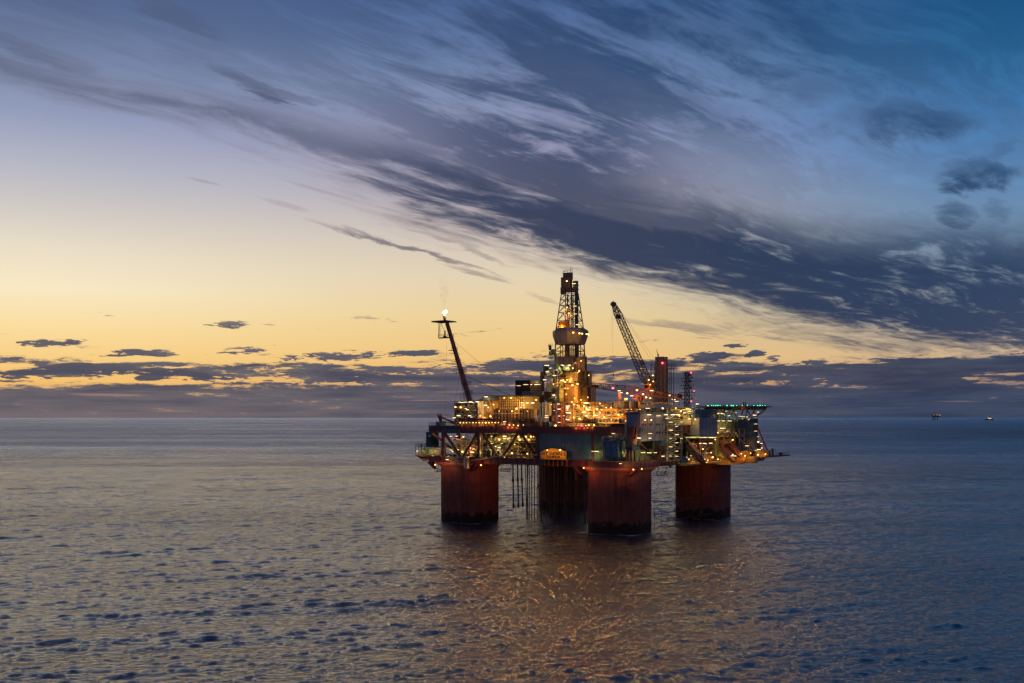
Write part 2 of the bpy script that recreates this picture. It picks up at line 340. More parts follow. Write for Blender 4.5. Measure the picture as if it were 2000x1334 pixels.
class MB:
    def __init__(s): s.v = []; s.f = []; s.mi = []; s.cur = 0
    def add(s, vs, fs):
        b = len(s.v); s.v += [tuple(x) for x in vs]; s.f += [tuple(b+i for i in f) for f in fs]; s.mi += [s.cur]*len(fs); return s
    def box(s, u0, u1, v0, v1, z0, z1):
        return s.add([(u0,v0,z0),(u1,v0,z0),(u1,v1,z0),(u0,v1,z0),(u0,v0,z1),(u1,v0,z1),(u1,v1,z1),(u0,v1,z1)],
                     [(0,3,2,1),(4,5,6,7),(0,1,5,4),(1,2,6,5),(2,3,7,6),(3,0,4,7)])
    def tube(s, p, q, r, n=6, r2=None, cap=True):
        p, q = Vector(p), Vector(q); d = q-p
        if d.length < 1e-5: return s
        d.normalize(); a = d.orthogonal().normalized() if abs(d.z) < .999 else Vector((1, 0, 0)); 
        if abs(d.z) < .999: a = d.cross(Vector((0, 0, 1))).normalized()
        b = d.cross(a); r2 = r if r2 is None else r2; vs = []
        for c, rr in ((p, r), (q, r2)):
            for i in range(n):
                t = 2*math.pi*(i+.5)/n; vs.append(c+a*(rr*math.cos(t))+b*(rr*math.sin(t)))
        fs = [(i, (i+1) % n, n+(i+1) % n, n+i) for i in range(n)]
        if cap: fs += [tuple(range(n-1, -1, -1)), tuple(range(n, 2*n))]
        return s.add(vs, fs)
    def bar(s, p, q, w): return s.tube(p, q, w*.707, 4)
    def path(s, pts, r, n=6):
        for a, b in zip(pts, pts[1:]): s.tube(a, b, r, n)
        return s
    def poly(s, pts, z0, z1):
        n = len(pts); return s.add([(x, y, z0) for x, y in pts]+[(x, y, z1) for x, y in pts],
            [tuple(range(n-1, -1, -1)), tuple(range(n, 2*n))]+[(i, (i+1) % n, n+(i+1) % n, n+i) for i in range(n)])
    def lathe(s, c, prof, n=16, ph=0.0, sq=1.0):
        vs = []; m = len(prof)
        for r, z in prof:
            for i in range(n):
                t = 2*math.pi*i/n+ph; vs.append((c[0]+r*math.cos(t), c[1]+r*math.sin(t)*sq, c[2]+z))
        fs = [(j*n+i, j*n+(i+1) % n, (j+1)*n+(i+1) % n, (j+1)*n+i) for j in range(m-1) for i in range(n)]
        fs += [tuple(range(n-1, -1, -1)), tuple(range((m-1)*n, m*n))]
        return s.add(vs, fs)
    def rail(s, pts, h=1.1, step=1.6, w=.06, z0=True):
        for a, b in zip(pts, pts[1:]):
            a, b = Vector(a), Vector(b); L = (b-a).length; k = max(1, int(L/step))
            for zz in (h, h*.55): s.bar(a+Vector((0,0,zz)), b+Vector((0,0,zz)), w)
            for i in range(k+1):
                c = a.lerp(b, i/k); s.bar(c, c+Vector((0,0,h)), w)
        return s
    def lattice(s, p, q, w0, w1, n, leg=.16, br=.08, up=Vector((0, 0, 1))):
        """square lattice boom from p to q"""
        p, q = Vector(p), Vector(q); d = (q-p).normalized(); a = d.cross(up).normalized(); b = d.cross(a)
        def ring(t):
            c = p.lerp(q, t); w = (w0+(w1-w0)*t)/2
            return [c+a*w*i+b*w*j for i, j in ((1,1),(-1,1),(-1,-1),(1,-1))]
        rs = [ring(i/n) for i in range(n+1)]
        for i in range(4): s.bar(rs[0][i], rs[-1][i], leg)
        for k in range(n):
            for i in range(4):
                j = (i+1) % 4
                s.bar(rs[k][i], rs[k][j], br); s.bar(rs[k][i if k % 2 else j], rs[k+1][j if k % 2 else i], br)
        return s
    def ribs(s, u0, u1, v, z0, z1, n, w=.12, d=.12):
        for i in range(n+1):
            u = u0+(u1-u0)*i/n; s.box(u-w/2, u+w/2, v-d, v, z0, z1)
        return s
    def ribsv(s, v0, v1, u, z0, z1, n, w=.12, d=.12):
        for i in range(n+1):
            v = v0+(v1-v0)*i/n; s.box(u, u+d, v-w/2, v+w/2, z0, z1)
        return s

class Thing:
    def __init__(s, name, label, cat, base, group=None, world=False):
        s.b = Vector(base); s.e = bpy.data.objects.new(name, None); COL.objects.link(s.e)
        s.e.empty_display_size = 1
        s.e.location = s.b if world else W(*base)
        s.e.rotation_euler = (0, 0, 0 if world else PA); tag(s.e, label, cat, group)
    def part(s, name, mb, mats, parent=None, label=None, kind=None, smooth=False):
        me = bpy.data.meshes.new(name)
        vs = [(x-s.b.x, y-s.b.y, z-s.b.z) for x, y, z in mb.v]
        me.from_pydata(vs, [], mb.f)
        for m in (mats if isinstance(mats, (list, tuple)) else [mats]): me.materials.append(m)
        if any(mb.mi): me.polygons.foreach_set('material_index', mb.mi)
        if smooth: me.shade_smooth()
        me.update(); o = bpy.data.objects.new(name, me); COL.objects.link(o); o.parent = parent or s.e
        tag(o, label, kind=kind); return o

LCOL = {'t': (1, .62, .25), 'w': (1, .70, .38), 'o': (1, .45, .10), 'y': (1, .62, .16), 'n': (.95, .86, .32), 'r': (1, .04, .08), 'g': (.02, 1, .35), 'p': (1, .6, .75)}
GLOW = {'t': (1, .64, .24), 'w': (1, .68, .30), 'o': (1, .38, .05), 'y': (1, .50, .07), 'n': (.95, .84, .22), 'r': (1, .04, .04), 'g': (.02, 1, .35), 'p': (1, .6, .45)}
LR = random.Random(77)
LAMPMESH = {}
LP = .75
def lampmesh(k):
    if k in LAMPMESH: return LAMPMESH[k]
    mb = MB()
    if k in 'tnpw':
        mb.box(-.65, .65, -.12, .12, .05, .13); mb.cur = 1; mb.box(-.6, .6, -.10, .10, -.07, .05)
    elif k in 'rg':
        mb.tube((0, 0, -.3), (0, 0, -.1), .1, 6); mb.cur = 1; s = .16 if k == 'g' else .34; mb.lathe((0, 0, 0), [(s*.6, -s*.7), (s, 0), (s*.6, s*.7)], 8)
    else:
        mb.tube((0, 0, .1), (0, 0, .5), .07, 5); mb.box(-.4, .4, -.25, .25, .26, .36); mb.cur = 1; mb.lathe((0, 0, -.02), [(.1, -.18), (.25, -.09), (.25, .09), (.12, .18)], 10)
    me = bpy.data.meshes.new('lamp'); me.from_pydata([v for v in mb.v], [], mb.f); me.materials.append(GRY)
    me.materials.append(emat('lens_'+k, LCOL[k], {'r': 9, 'g': 6, 't': 2.6, 'n': 1.9, 'p': 3.5, 'o': 7, 'y': 3}.get(k, 4)))
    me.polygons.foreach_set('material_index', mb.mi); LAMPMESH[k] = me; return me
def lamp(T, p, k='t', power=0, name='lamp', out=(0, -1.3, -.9)):
    o = bpy.data.objects.new(name, lampmesh(k)); COL.objects.link(o); o.parent = T.e; o.location = Vector(p)-T.b; o.scale = [LR.choice((.7, .8, .95, 1.1, 1.25))]*3
    if power:
        ld = bpy.data.lights.new('lamp_light', 'POINT'); ld.energy = power*LP; ld.color = GLOW[k]; ld.shadow_soft_size = .3
        lo = bpy.data.objects.new('lamp_light', ld); COL.objects.link(lo); lo.parent = T.e; lo.location = Vector(p)-T.b+Vector(out)
    return o
def lamps(T, spec, v=None, u=None):
    """spec: (x, y, kind, power) ..., each lamp fixed to the wall plane v or u"""
    for it in spec:
        px, py = it[0], it[1]; k = it[2] if len(it) > 2 else 't'; pw = it[3] if len(it) > 3 else 0
        lamp(T, P(px, py, v) if u is None else Q(px, py, u), k, pw*(1 if u is None else .6), out=(0, -1.3, -.9) if u is None else (1.2, -.5, -.9))

# ================================================================== the platform itself
VF, UF, UL, VB = -11.0, 76.0, -11.0, 82.0
ZL0, ZL1, ZU0, ZU1 = 22.3, 24.6, 33.3, 35.9
def column_material():
    m = bpy.data.materials.new('column_paint'); m.use_nodes = True; t = m.node_tree; g = G(t); b = t.nodes['Principled BSDF']
    ge = g.n('ShaderNodeNewGeometry'); sp = g.n('ShaderNodeSeparateXYZ'); t.links.new(ge.outputs['Position'], sp.inputs[0])
    x, y, z = (S(g, sp.outputs[i]) for i in range(3))
    n = g.noise(S(g, ge.outputs['Position']), .35, 6, .65)
    st = g.noise(g.comb(x*1.2, y*1.2, z*.10), .8, 6, .65)
    fine = g.noise(S(g, ge.outputs['Position']), 1.6, 4, .6)
    c = g.mix(g.step(st*.6+n*.4, .38, .62), (.30, .066, .044, 1), (.44, .115, .074, 1))
    c = g.mix(g.step(fine*.5+n*.5, .56, .66)*.55, c, (.30, .16, .12, 1))
    c = g.mix(g.step(st, .60, .72)*.5, c, (.07, .02, .015, 1))
    band = g.step(z + (n-.5)*8 + (st-.5)*1.5, 4.2, 2.9)
    c = g.mix(band*.92, c, (.016, .013, .012, 1))
    pale = g.step(z + (n-.5)*3, 9.0, 6.0)*g.step(fine, .45, .62)*(1-band)
    c = g.mix(pale*.3, c, (.22, .15, .13, 1))
    g.put(b.inputs['Base Color'], c); b.inputs['Roughness'].default_value = .6
    bp = g.n('ShaderNodeBump'); g.put(bp.inputs['Height'], fine); bp.inputs['Distance'].default_value = .08; t.links.new(bp.outputs[0], b.inputs['Normal'])
    return m
COLM = column_material()
def rsq(c, h, r, n=7):
    pts = []
    for k, (sx, sy) in enumerate(((1,1),(-1,1),(-1,-1),(1,-1))):
        for i in range(n+1):
            t = math.pi/2*(k+i/n); pts.append((c[0]+sx*(h-r)+r*math.cos(t), c[1]+sy*(h-r)+r*math.sin(t)))
    return pts
plat = Thing('oil_platform', 'large red oil rig on four thick columns standing in the sea', 'oil platform', (32, 32, 0))
for i, (cu, cv) in enumerate(((0, 0), (65, 0), (65, 65), (0, 65))):
    mb = MB()
    lv = [(-14, 9.6, 6.4), (20.3, 9.6, 6.4), (21.0, 10.1, 6.2), (22.28, 10.9, 4.0)]
    rings = [rsq((cu, cv), h, r) for _, h, r in lv]; n = len(rings[0])
    vs = [(x, y, lv[k][0]) for k in range(len(lv)) for x, y in rings[k]]
    fs = [(k*n+j, k*n+(j+1) % n, (k+1)*n+(j+1) % n, (k+1)*n+j) for k in range(len(lv)-1) for j in range(n)]
    mb.add(vs, fs+[tuple(range(n-1, -1, -1)), tuple(range((len(lv)-1)*n, len(lv)*n))])
    c = plat.part('column', mb, COLM, smooth=False)
    for p in c.data.polygons: p.use_smooth = True
    mb = MB()   # fenders, ladder and welded bands on the column
    for k in range(5):
        a = (cu-9.95+.0, cv-4+2*k)
    for zz in (8.5, 14.5): 
        pts = rsq((cu, cv), 9.66, 6.4, 7); pts.append(pts[0])
        mb.path([(x, y, zz) for x, y in pts], .07, 4)
    lu = cu+4.0
    for s_ in (-.35, .35): mb.bar((lu+s_, cv-9.75, 3), (lu+s_, cv-9.75, 22), .1)
    for k in range(40): mb.bar((lu-.35, cv-9.75, 3+k*.48), (lu+.35, cv-9.75, 3+k*.48), .06)
    plat.part('ladder', mb, RUS, c)
    for s_ in (-1, 1): # brackets under the deck
        mb = MB(); mb.add([(cu+s_*10.5, cv-10.4, 22.2), (cu+s_*10.5, cv-8.4, 22.2), (cu+s_*12.6, cv-8.4, 22.2), (cu+s_*12.6, cv-10.4, 22.2), (cu+s_*9.2, cv-10.4, 19.6), (cu+s_*9.2, cv-8.4, 19.6)],
               [(0,1,2,3), (0,4,5,1), (3,2,5,4), (0,3,4), (1,5,2)])
        plat.part('bracket', mb, RED, c)
def girder_frame(z0, z1, thick, name):
    mb = MB(); u0, u1, v0, v1 = UL, UF, VF, VB
    for a in (u0, u1):   # left and right girders, I-section
        s_ = 1 if a == u0 else -1
        mb.box(min(a, a+s_*.25), max(a, a+s_*.25), v0+.02, v1, z0+.3, z1-.3)
        for zz in (z0, z1-.3): mb.box(min(a, a+s_*1.2), max(a, a+s_*1.2), v0+.02, v1, zz, zz+.3)
    for a, s_ in ((v0, 1), (v1, -1)):
        mb.box(u0+.3, u1-.3, min(a, a+s_*.25), max(a, a+s_*.25), z0+.3, z1-.3)
        for zz in (z0-.003, z1-.303): mb.box(u0-.02, u1+.02, min(a, a+s_*1.2), max(a, a+s_*1.2), zz, zz+.3)
    k = int((u1-u0)/2.9)
    for i in range(1, k):
        u = u0+(u1-u0)*i/k; mb.box(u-.08, u+.08, v0-.12, v0, z0+.32, z1-.32)
    k = int((v1-v0)/2.9)
    for i in range(1, k):
        v = v0+(v1-v0)*i/k; mb.box(u1, u1+.12, v-.08, v+.08, z0+.32, z1-.32)
    plat.part(name, mb, RED)
girder_frame(ZL0, ZL1, 1, 'lower_girder'); girder_frame(ZU0, ZU1, 1, 'upper_girder')
for nm, z in (('lower_deck', ZL1-.9), ('upper_deck', ZU1-.45)):
    mb = MB(); mb.box(UL+1.3, UF-1.3, VF+1.3, VB-1.3, z, z+.4)
    for k in range(9): mb.box(UL+1.4, UF-1.4, VF+6+k*9.3, VF+6.5+k*9.3, z-1.2, z-.004)
    plat.part(nm, mb, mat('deck_plate', (.11, .06, .045), .7, rust=.5))
# posts and diagonal braces of the truss
def brace(p, q, w=1.1, nm='truss_brace', m=RED): mb = MB(); mb.tube(p, q, w*.5, 10); plat.part(nm, mb, m)
zt, zb = ZU0, ZL1
for px in (866, 936, 1051, 1157): 
    u = UA(px, VF+.8); mb = MB(); mb.box(u-.55, u+.55, VF+.3, VF+1.4, zb, zt); plat.part('post', mb, RED)
for px in (1236.5,): mb = MB(); mb.box(UF-1.3, UF-.1, VF+.1, VF+1.3, zb, zt); plat.part('post', mb, RED)
for v in (8, 24, 40, 58, 74): mb = MB(); mb.box(UF-1.3, UF-.15, v-.5, v+.5, zb, zt); plat.part('post', mb, RED)
for v in (6, 24, 42, 60, 81): mb = MB(); mb.box(UL+.15, UL+1.2, v-.5, v+.5, zb, zt); plat.part('post', mb, RED)
for a, b in (((868, 1), (899, 0)), ((932, 1), (905, 0)), ((942, 1), (973, 0)), ((1012, 1), (980, 0)), ((1018, 1), (1048, 0))):
    pa, pb = UA(a[0], VF+.85), UA(b[0], VF+.85); brace((pa, VF+.85, zt), (pb, VF+.85, zb))
for v0, v1 in ((-10, 7), (25, 8), (25, 41), (59, 41), (59, 75)): brace((UF-.7, v0, zt), (UF-.7, v1, zb), .9)
for v0, v1 in ((-10, 6), (24, 7), (25, 41), (59, 43), (61, 80)): brace((UL+.7, v0, zt), (UL+.7, v1, zb), .9)
for u0, u1 in ((-10, 8), (26, 9), (27, 44), (62, 45), (63, 75)): brace((u0, VB-.8, zt), (u1, VB-.8, zb), .9)
# cladding panels on the front, between the decks
def panel(p0, p1, v, z0, z1, m, n, nm='wall_panel', label=None, back=.3):
    u0, u1 = UA(p0, v), UA(p1, v); mb = MB(); mb.box(u0, u1, v, v+back, z0, z1); mb.ribs(u0+.1, u1-.1, v, z0+.1, z1-.1, n, .3, .22); 
    plat.part(nm, mb, m, label=label)
panel(1054, 1087, VF+.2, zb, zt-.05, BLU, 8, label='blue corrugated wall panel'); panel(1088, 1121, VF+.25, zb, zt-.05, BLU, 7, label='blue corrugated wall panel')
panel(1122, 1154, VF+.2, zb, zt-.05, BLU, 7, label='blue corrugated wall panel'); panel(1161, 1198, VF+.3, zb, zt-.05, mat('slate_cladding', (.10, .11, .12), .55, rust=.3), 9); panel(1199, 1232, VF+.25, zb, zt-.05, mat('slate_cladding', 0), 8)
# back walls deep in the between-deck space and centre bulkheads
mb = MB()
mb.box(-8, 30, 14, 14.3, ZL1-.4, ZU0); mb.ribs(-8, 30, 14, ZL1-.4, ZU0, 18, .3, .25); plat.part('bulkhead', mb, GRN)
mb = MB(); mb.box(58, 58.3, 6, 76, ZL1-.4, ZU0); mb.ribsv(6, 76, 58.3, ZL1-.4, ZU0, 30, .3, .25); plat.part('bulkhead', mb, GRN)
mb = MB(); mb.box(UL+2, 57, 70, 70.3, ZL1-.4, ZU0); plat.part('bulkhead', mb, GRY)
mb = MB(); mb.box(32, 57.9, 10, 10.3, ZL1-.4, ZU0); plat.part('bulkhead', mb, GRY)
# railings round the upper deck
mb = MB(); mb.rail([(UL, VF+.1, ZU1), (UF-26, VF+.1, ZU1)], 1.1, 1.6, .07); plat.part('railing', mb, YEL)
mb = MB(); mb.rail([(UL, VF, ZU1), (UL, VB, ZU1)], 1.1, 2.4, .07); plat.part('railing', mb, YEL)
mb = MB(); mb.rail([(UA(1055, VF-.2), VF-.9, ZL1), (UF, VF-.9, ZL1)], 1.1, 1.8, .06); mb.box(UA(1160, VF), UF, VF-1.2, VF-.05, ZL1-.22, ZL1-.02); plat.part('walkway', mb, GRY)
lamps(plat, [(873.5, 897.6, 'w', 250), (939.4, 908.4, 'o', 600)], v=VF-1.0)
lamps(plat, [(1140, 914, 'o', 600), (1212, 905.5, 't', 200), (1237, 917, 'o', 600), (1253.5, 916, 'o', 500)], v=VF-1.4)
lamps(plat, [(850, 907.7, 'o', 300)], v=VF-2)
lamps(plat, [(1085, 907, 'o', 900), (1115, 907, 'o', 1000)], v=10)  # two unseen lamps added under the deck for golden glints on the water
lamps(plat, [(1300, 908, 'o', 500), (1375, 908, 'y', 700)], u=UF-1)
lamps(plat, [(1158, 881.5, 'n', 200), (1165.5, 881.5, 'n', 200), (1220, 878.6, 'n', 150), (1227, 884, 'n', 150), (1198, 846.7, 't', 200)], v=VF-.8)
# light mast pipe and service pipes on the left column head
mb = MB(); p = P(912, 893, VF-.6); q = P(912, 915, VF-.6); mb.tube(p, q, 1.1, 12); mb.path([P(921, 899, VF-.7), P(960, 893, VF-.7), P(1000, 890, VF-.7), P(1050, 889, VF-.7)], .28, 8)
mb.path([P(870, 893, VF-.7), P(905, 893.5, VF-.7)], .28, 8); plat.part('seawater_pipe', mb, GAL)

# hanging riser and conductor pipes
def riser(px, y1, v, r, y0=903, dx=0, m=None):
    a = P(px, y0, v); b = P(px+dx, y1, v); b = (b[0], b[1], max(b[2], -3)); mb = MB(); mb.tube((a[0], a[1], ZL1-.5), b, r, 8)
    if r > .2:
        L = Vector(a).lerp(Vector(b), .35); mb.tube(L, L+Vector((0, 0, -1.3)), r*1.7, 8); L = Vector(b); mb.tube(L+Vector((0, 0, 1.6)), L, r*1.6, 8)
    plat.part('riser_pipe', mb, m or DRK)
for px, y1, dx in ((1001.5, 993, 1.5), (1010.5, 991, 2), (1018, 990, 3)): riser(px, y1, 12, .28, dx=dx)
for px, y1, dx in ((1026, 1020, 3), (1029.5, 1020, 1.5), (1034, 1018, -.5), (1038.5, 1019, 0), (1044, 1020, 0), (1032, 1018, -4)): riser(px, 1030, 20, .17, dx=dx)
rnd = random.Random(3)
DKR = mat('dull_brown_pipe', (.10, .045, .035), .6, rust=.4)
for i in range(30):
    px = 1051+i*3.35+rnd.uniform(-.8, .8); v = rnd.uniform(16, 34)
    riser(px, 1040, v, rnd.choice((.13, .17, .22, .3)), m=rnd.choice((DKR, DRK, DKR, RUS)))
mb = MB()
for k in range(6):
    u = UA(1066+k*13, 40); mb.tube((u, 40, 5), (u, 40, 22), .6, 10)
mb.box(UA(1075, 40), UA(1118, 40), 42, 48, 14, 21.5); plat.part('conductor_frame', mb, DKR)
# the sparse pipe net between the columns just above the water
def net(u0, v0, u1, v1, label=None):
    mb = MB(); a, b = Vector((u0, v0, 0)), Vector((u1, v1, 0)); n = 9
    r2 = random.Random(int(u0*7+v1))
    for z in (2.5, 5.5, 9.5): mb.tube(a+Vector((0,0,z)), b+Vector((0,0,z)), .09, 5)
    for i in range(n):
        c = a.lerp(b, i/n); d = a.lerp(b, (i+1)/n); 
        for z0, z1 in ((2.5, 5.5), (5.5, 9.5)):
            if r2.random() < .8: mb.tube(c+Vector((0,0,z0 if i % 2 else z1)), d+Vector((0,0,z1 if i % 2 else z0)), .07, 5)
        mb.tube(c+Vector((0,0,-2)), c+Vector((0,0,9.5 if r2.random() < .5 else 5.5)), .07, 5)
        mb.lathe((c.x, c.y, 5.5), [(.05, -.25), (.28, 0), (.05, .25)], 6)
    plat.part('pipe_guard', mb, DRK)
net(65+8, 10, 65+8, 55); net(-4, 10, -4, 55); net(10, 62, 55, 62)
# small hanging platforms on the columns
def basket(u, v, z, w=4, d=2.2, m=DRK):
    mb = MB(); mb.box(u-w/2, u+w/2, v-d/2, v+d/2, z-.15, z); mb.rail([(u-w/2, v-d/2, z), (u+w/2, v-d/2, z), (u+w/2, v+d/2, z), (u-w/2, v+d/2, z)], 1.1, 1.2, .09)
    mb.bar((u-w/2, v, z), (u-w/2, v+1.5, z+2.6), .15); mb.bar((u+w/2, v, z), (u+w/2, v+1.5, z+2.6), .15); plat.part('access_basket', mb, m)
p = P(1232, 942, -11); basket(p[0], -11, p[2], 4.6); p = P(986, 920, 8); basket(p[0], p[1], p[2], 4.2, 3); p = P(975, 906, 4); basket(p[0], p[1], p[2], 4, 3)
basket(77.5, 6, 19.5, 3, 5); basket(77, 12, 21.8, 2, 4); p = P(856, 921, -3); basket(p[0], p[1], p[2], 2, 2)
# stained sign with the field and rig name
sg = Thing('name_sign', 'yellow lit name sign reading 34/7 SNORRE B on the red front girder', 'sign', P(1081, 896, VF-1.9))
u0, u1 = UA(1056.5, VF-1.8), UA(1105.5, VF-1.8); zc0 = ZA(895.5, u0, VF-1.8); zc1 = ZA(881.5, u0, VF-1.8); um = (u0+u1)/2
mb = MB(); pts = [(u0, zc0), (u1, zc0), (u1, zc1), (um+2.2, zc1+.9), (um-1, zc1+1.15), (um-4, zc1+.35), (u0, zc1-.1)]
mb.add([(x, VF-1.8, z) for x, z in pts]+[(x, VF-1.6, z) for x, z in pts], [tuple(range(7)), tuple(range(13, 6, -1))]+[(i, i+7, (i+1) % 7+7, (i+1) % 7) for i in range(7)])
sgb = sg.part('board', mb, mat('sign_yellow', (.75, .42, .03), .5, var=.2))
mb = MB(); mb.box(u0, u1, VF-1.95, VF-1.8, zc0-.2, zc0); mb.box(u0-.12, u0, VF-1.95, VF-1.6, zc0-.2, zc1); mb.box(u1, u1+.12, VF-1.95, VF-1.6, zc0-.2, zc1+.1)
mb.box(u0, u1, VF-1.6, VF-.1, zc0-.3, zc0-.15)
sg.part('frame', mb, YEL)
def text(T, s_, p, size, m, parent=None, nm='lettering', sx=1.0):
    cu = bpy.data.curves.new(nm, 'FONT'); cu.body = s_; cu.size = size; cu.extrude = .03; cu.align_x = 'CENTER'; cu.align_y = 'CENTER'; cu.offset = .02
    ob = bpy.data.objects.new('tmp', cu); COL.objects.link(ob); bpy.context.view_layer.update()
    me = bpy.data.meshes.new_from_object(ob.evaluated_get(bpy.context.evaluated_depsgraph_get())); COL.objects.unlink(ob); bpy.data.objects.remove(ob)
    me.transform(Matrix.Rotation(R(90), 4, 'X')@Matrix.Diagonal((sx, 1, 1, 1))); me.materials.clear(); me.materials.append(m); me.name = nm
    o = bpy.data.objects.new(nm, me); COL.objects.link(o); o.parent = parent or T.e; o.location = Vector(p)-T.b; return o
text(sg, '34/7  SNORRE B', (um, VF-1.84, zc0+(zc1-zc0)*.70), 1.45, BLK, sgb, sx=1.0)
text(sg, 'EQUINOR', (um, VF-1.84, zc0+(zc1-zc0)*.25), 1.25, BLK, sgb, sx=1.0)
mb = MB()
for k in range(6): x = u0+.6+(u1-u0-1.2)*k/5; mb.tube((x, VF-.35, zc0-.3), (x, VF-.35, zc0-2.4), .22, 8)
sg.part('stub_pipe', mb, ORG)
for px in (1069, 1094): p = P(px, 879, VF-3.1); lamp(sg, p, 'o', 260)
mb = MB()
for px in (1069, 1094): p = P(px, 878, VF-3.1); mb.bar(p, (p[0], VF+.1, p[2]+.9), .09)
sg.part('lamp_arm', mb, DRK)

# ================================================================== generic packed process equipment
def equip(name, label, u0, u1, v0, v1, z0, z1, seed, mats, lk=(), nves=3, npipe=8, ncab=3, floors=1, frame=GAL, fine=70, group=None, cat='equipment module', dens=1.0, fw=.16):
    T = Thing(name, label, cat, ((u0+u1)/2, (v0+v1)/2, z0), group); r = random.Random(seed)
    mb = MB(); nu = max(1, round((u1-u0)/4.2)); nv = max(1, round((v1-v0)/5))
    for i in range(nu+1):
        for j in range(nv+1):
            u = u0+(u1-u0)*i/nu; v = v0+(v1-v0)*j/nv; mb.bar((u, v, z0), (u, v, z1), fw)
    hs = [z0+(z1-z0)*k/(floors+1) for k in range(1, floors+2)]
    for z in hs:
        for j in (0, nv): v = v0+(v1-v0)*j/nv; mb.bar((u0, v, z), (u1, v, z), fw)
        for i in range(nu+1): u = u0+(u1-u0)*i/nu; mb.bar((u, v0, z), (u, v1, z), fw)
    for i in range(nu):
        if r.random() < .35: a = u0+(u1-u0)*i/nu; b = u0+(u1-u0)*(i+1)/nu; mb.bar((a, v0, z0), (b, v0, hs[0]), fw*.7)
    T.part('support_frame', mb, frame)
    mb = MB()
    for z in hs[:-1]:
        mb.box(u0, u1, v0+.1, v1-.1, z-.1, z); mb.rail([(u0, v0, z), (u1, v0, z), (u1, v1, z)], 1.1, 1.5, .07)
    if floors: T.part('walkway', mb, GAL)
    lev = [z0]+hs[:-1]; H = hs[0]-z0
    for k in range(nves):
        zf = r.choice(lev); rr = r.uniform(.12, .26)*H; mb = MB()
        if r.random() < .5:
            cu, cv = r.uniform(u0+rr, u1-rr), r.uniform(v0+rr, v0+(v1-v0)*.6); h = r.uniform(.55, .9)*H
            mb.lathe((cu, cv, zf), [(rr*.3, 0), (rr, rr*.35), (rr, h-rr*.5), (rr*.7, h-rr*.15), (rr*.2, h)], 14)
        else:
            L = r.uniform(.25, .5)*(u1-u0); cu = r.uniform(u0+L/2, u1-L/2); cv = r.uniform(v0+rr, v0+(v1-v0)*.5); zc = zf+rr+H*.12
            mb.tube((cu-L/2, cv, zc), (cu+L/2, cv, zc), rr, 14); mb.tube((cu-L/2-rr*.5, cv, zc), (cu-L/2, cv, zc), rr*.4, 14, rr); mb.tube((cu+L/2, cv, zc), (cu+L/2+rr*.5, cv, zc), rr, 14, rr*.4)
            for s_ in (-.3, .3): mb.box(cu+L*s_-.15, cu+L*s_+.15, cv-rr*.7, cv+rr*.7, zf, zc)
        T.part('vessel', mb, r.choice(mats))
    for k in range(ncab):
        zf = r.choice(lev); w, d, h = r.uniform(1, 2.8), r.uniform(.8, 2), r.uniform(.35, .75)*H; cu, cv = r.uniform(u0, u1-w), r.uniform(v0+.3, v0+(v1-v0)*.5)
        mb = MB(); mb.box(cu, cu+w, cv, cv+d, zf+.15, zf+h); mb.ribs(cu+.1, cu+w-.1, cv, zf+.3, zf+h-.15, 3, .08, .05); mb.box(cu-.06, cu+w+.06, cv-.06, cv+d+.06, zf+h, zf+h+.08); T.part('cabinet', mb, r.choice(mats))
    for k in range(npipe):
        rr = r.choice((.1, .14, .2, .28)); z = r.choice(lev)+r.uniform(.2, .95)*H; v = r.uniform(v0, v0+(v1-v0)*.4); a = r.uniform(u0, u0+(u1-u0)*.5); b = r.uniform(a+1.5, u1)
        z2 = min(max(z+r.uniform(-1, 1)*H*.6, z0), z1); v2 = v+r.uniform(0, 1.5)
        mb = MB(); mb.path([(a, v2, z0 if r.random() < .5 else z), (a, v, z), (b, v, z), (b, v, z2), (min(b+r.uniform(0, 2), u1), v2, z2)], rr, 8)
        for q in range(3): c = a+(b-a)*(q+.5)/3; mb.tube((c-.07, v, z), (c+.07, v, z), rr*1.6, 8)
        T.part('pipe', mb, r.choice(mats+[GAL]))
    if fine:
        mb = MB()
        for k in range(fine):
            zf = r.choice(lev); u, v, z = r.uniform(u0, u1), r.uniform(v0+.1, v0+(v1-v0)*.5), zf+abs(r.gauss(0, .35))*H; z = min(z, z1-.2); t = r.random()
            if t < .35: mb.bar((u, v, z), (u+r.uniform(.4, 2), v, z), r.uniform(.05, .12))
            elif t < .65: mb.bar((u, v, zf), (u, v, z+.5), r.uniform(.05, .14))
            elif t < .85: w = r.uniform(.15, .6); mb.box(u, u+w, v, v+w, z, z+w*r.uniform(.6, 1.6))
            else: mb.lathe((u, v, z), [(.05, -.25), (.3, -.1), (.3, .1), (.05, .25)], 8)
        T.part('small_pipework', mb, r.choice(mats), kind='stuff')
    for q in lk: lamps(T, q[1], v=q[0])
    return T
def V(px, v): return UA(px, v)
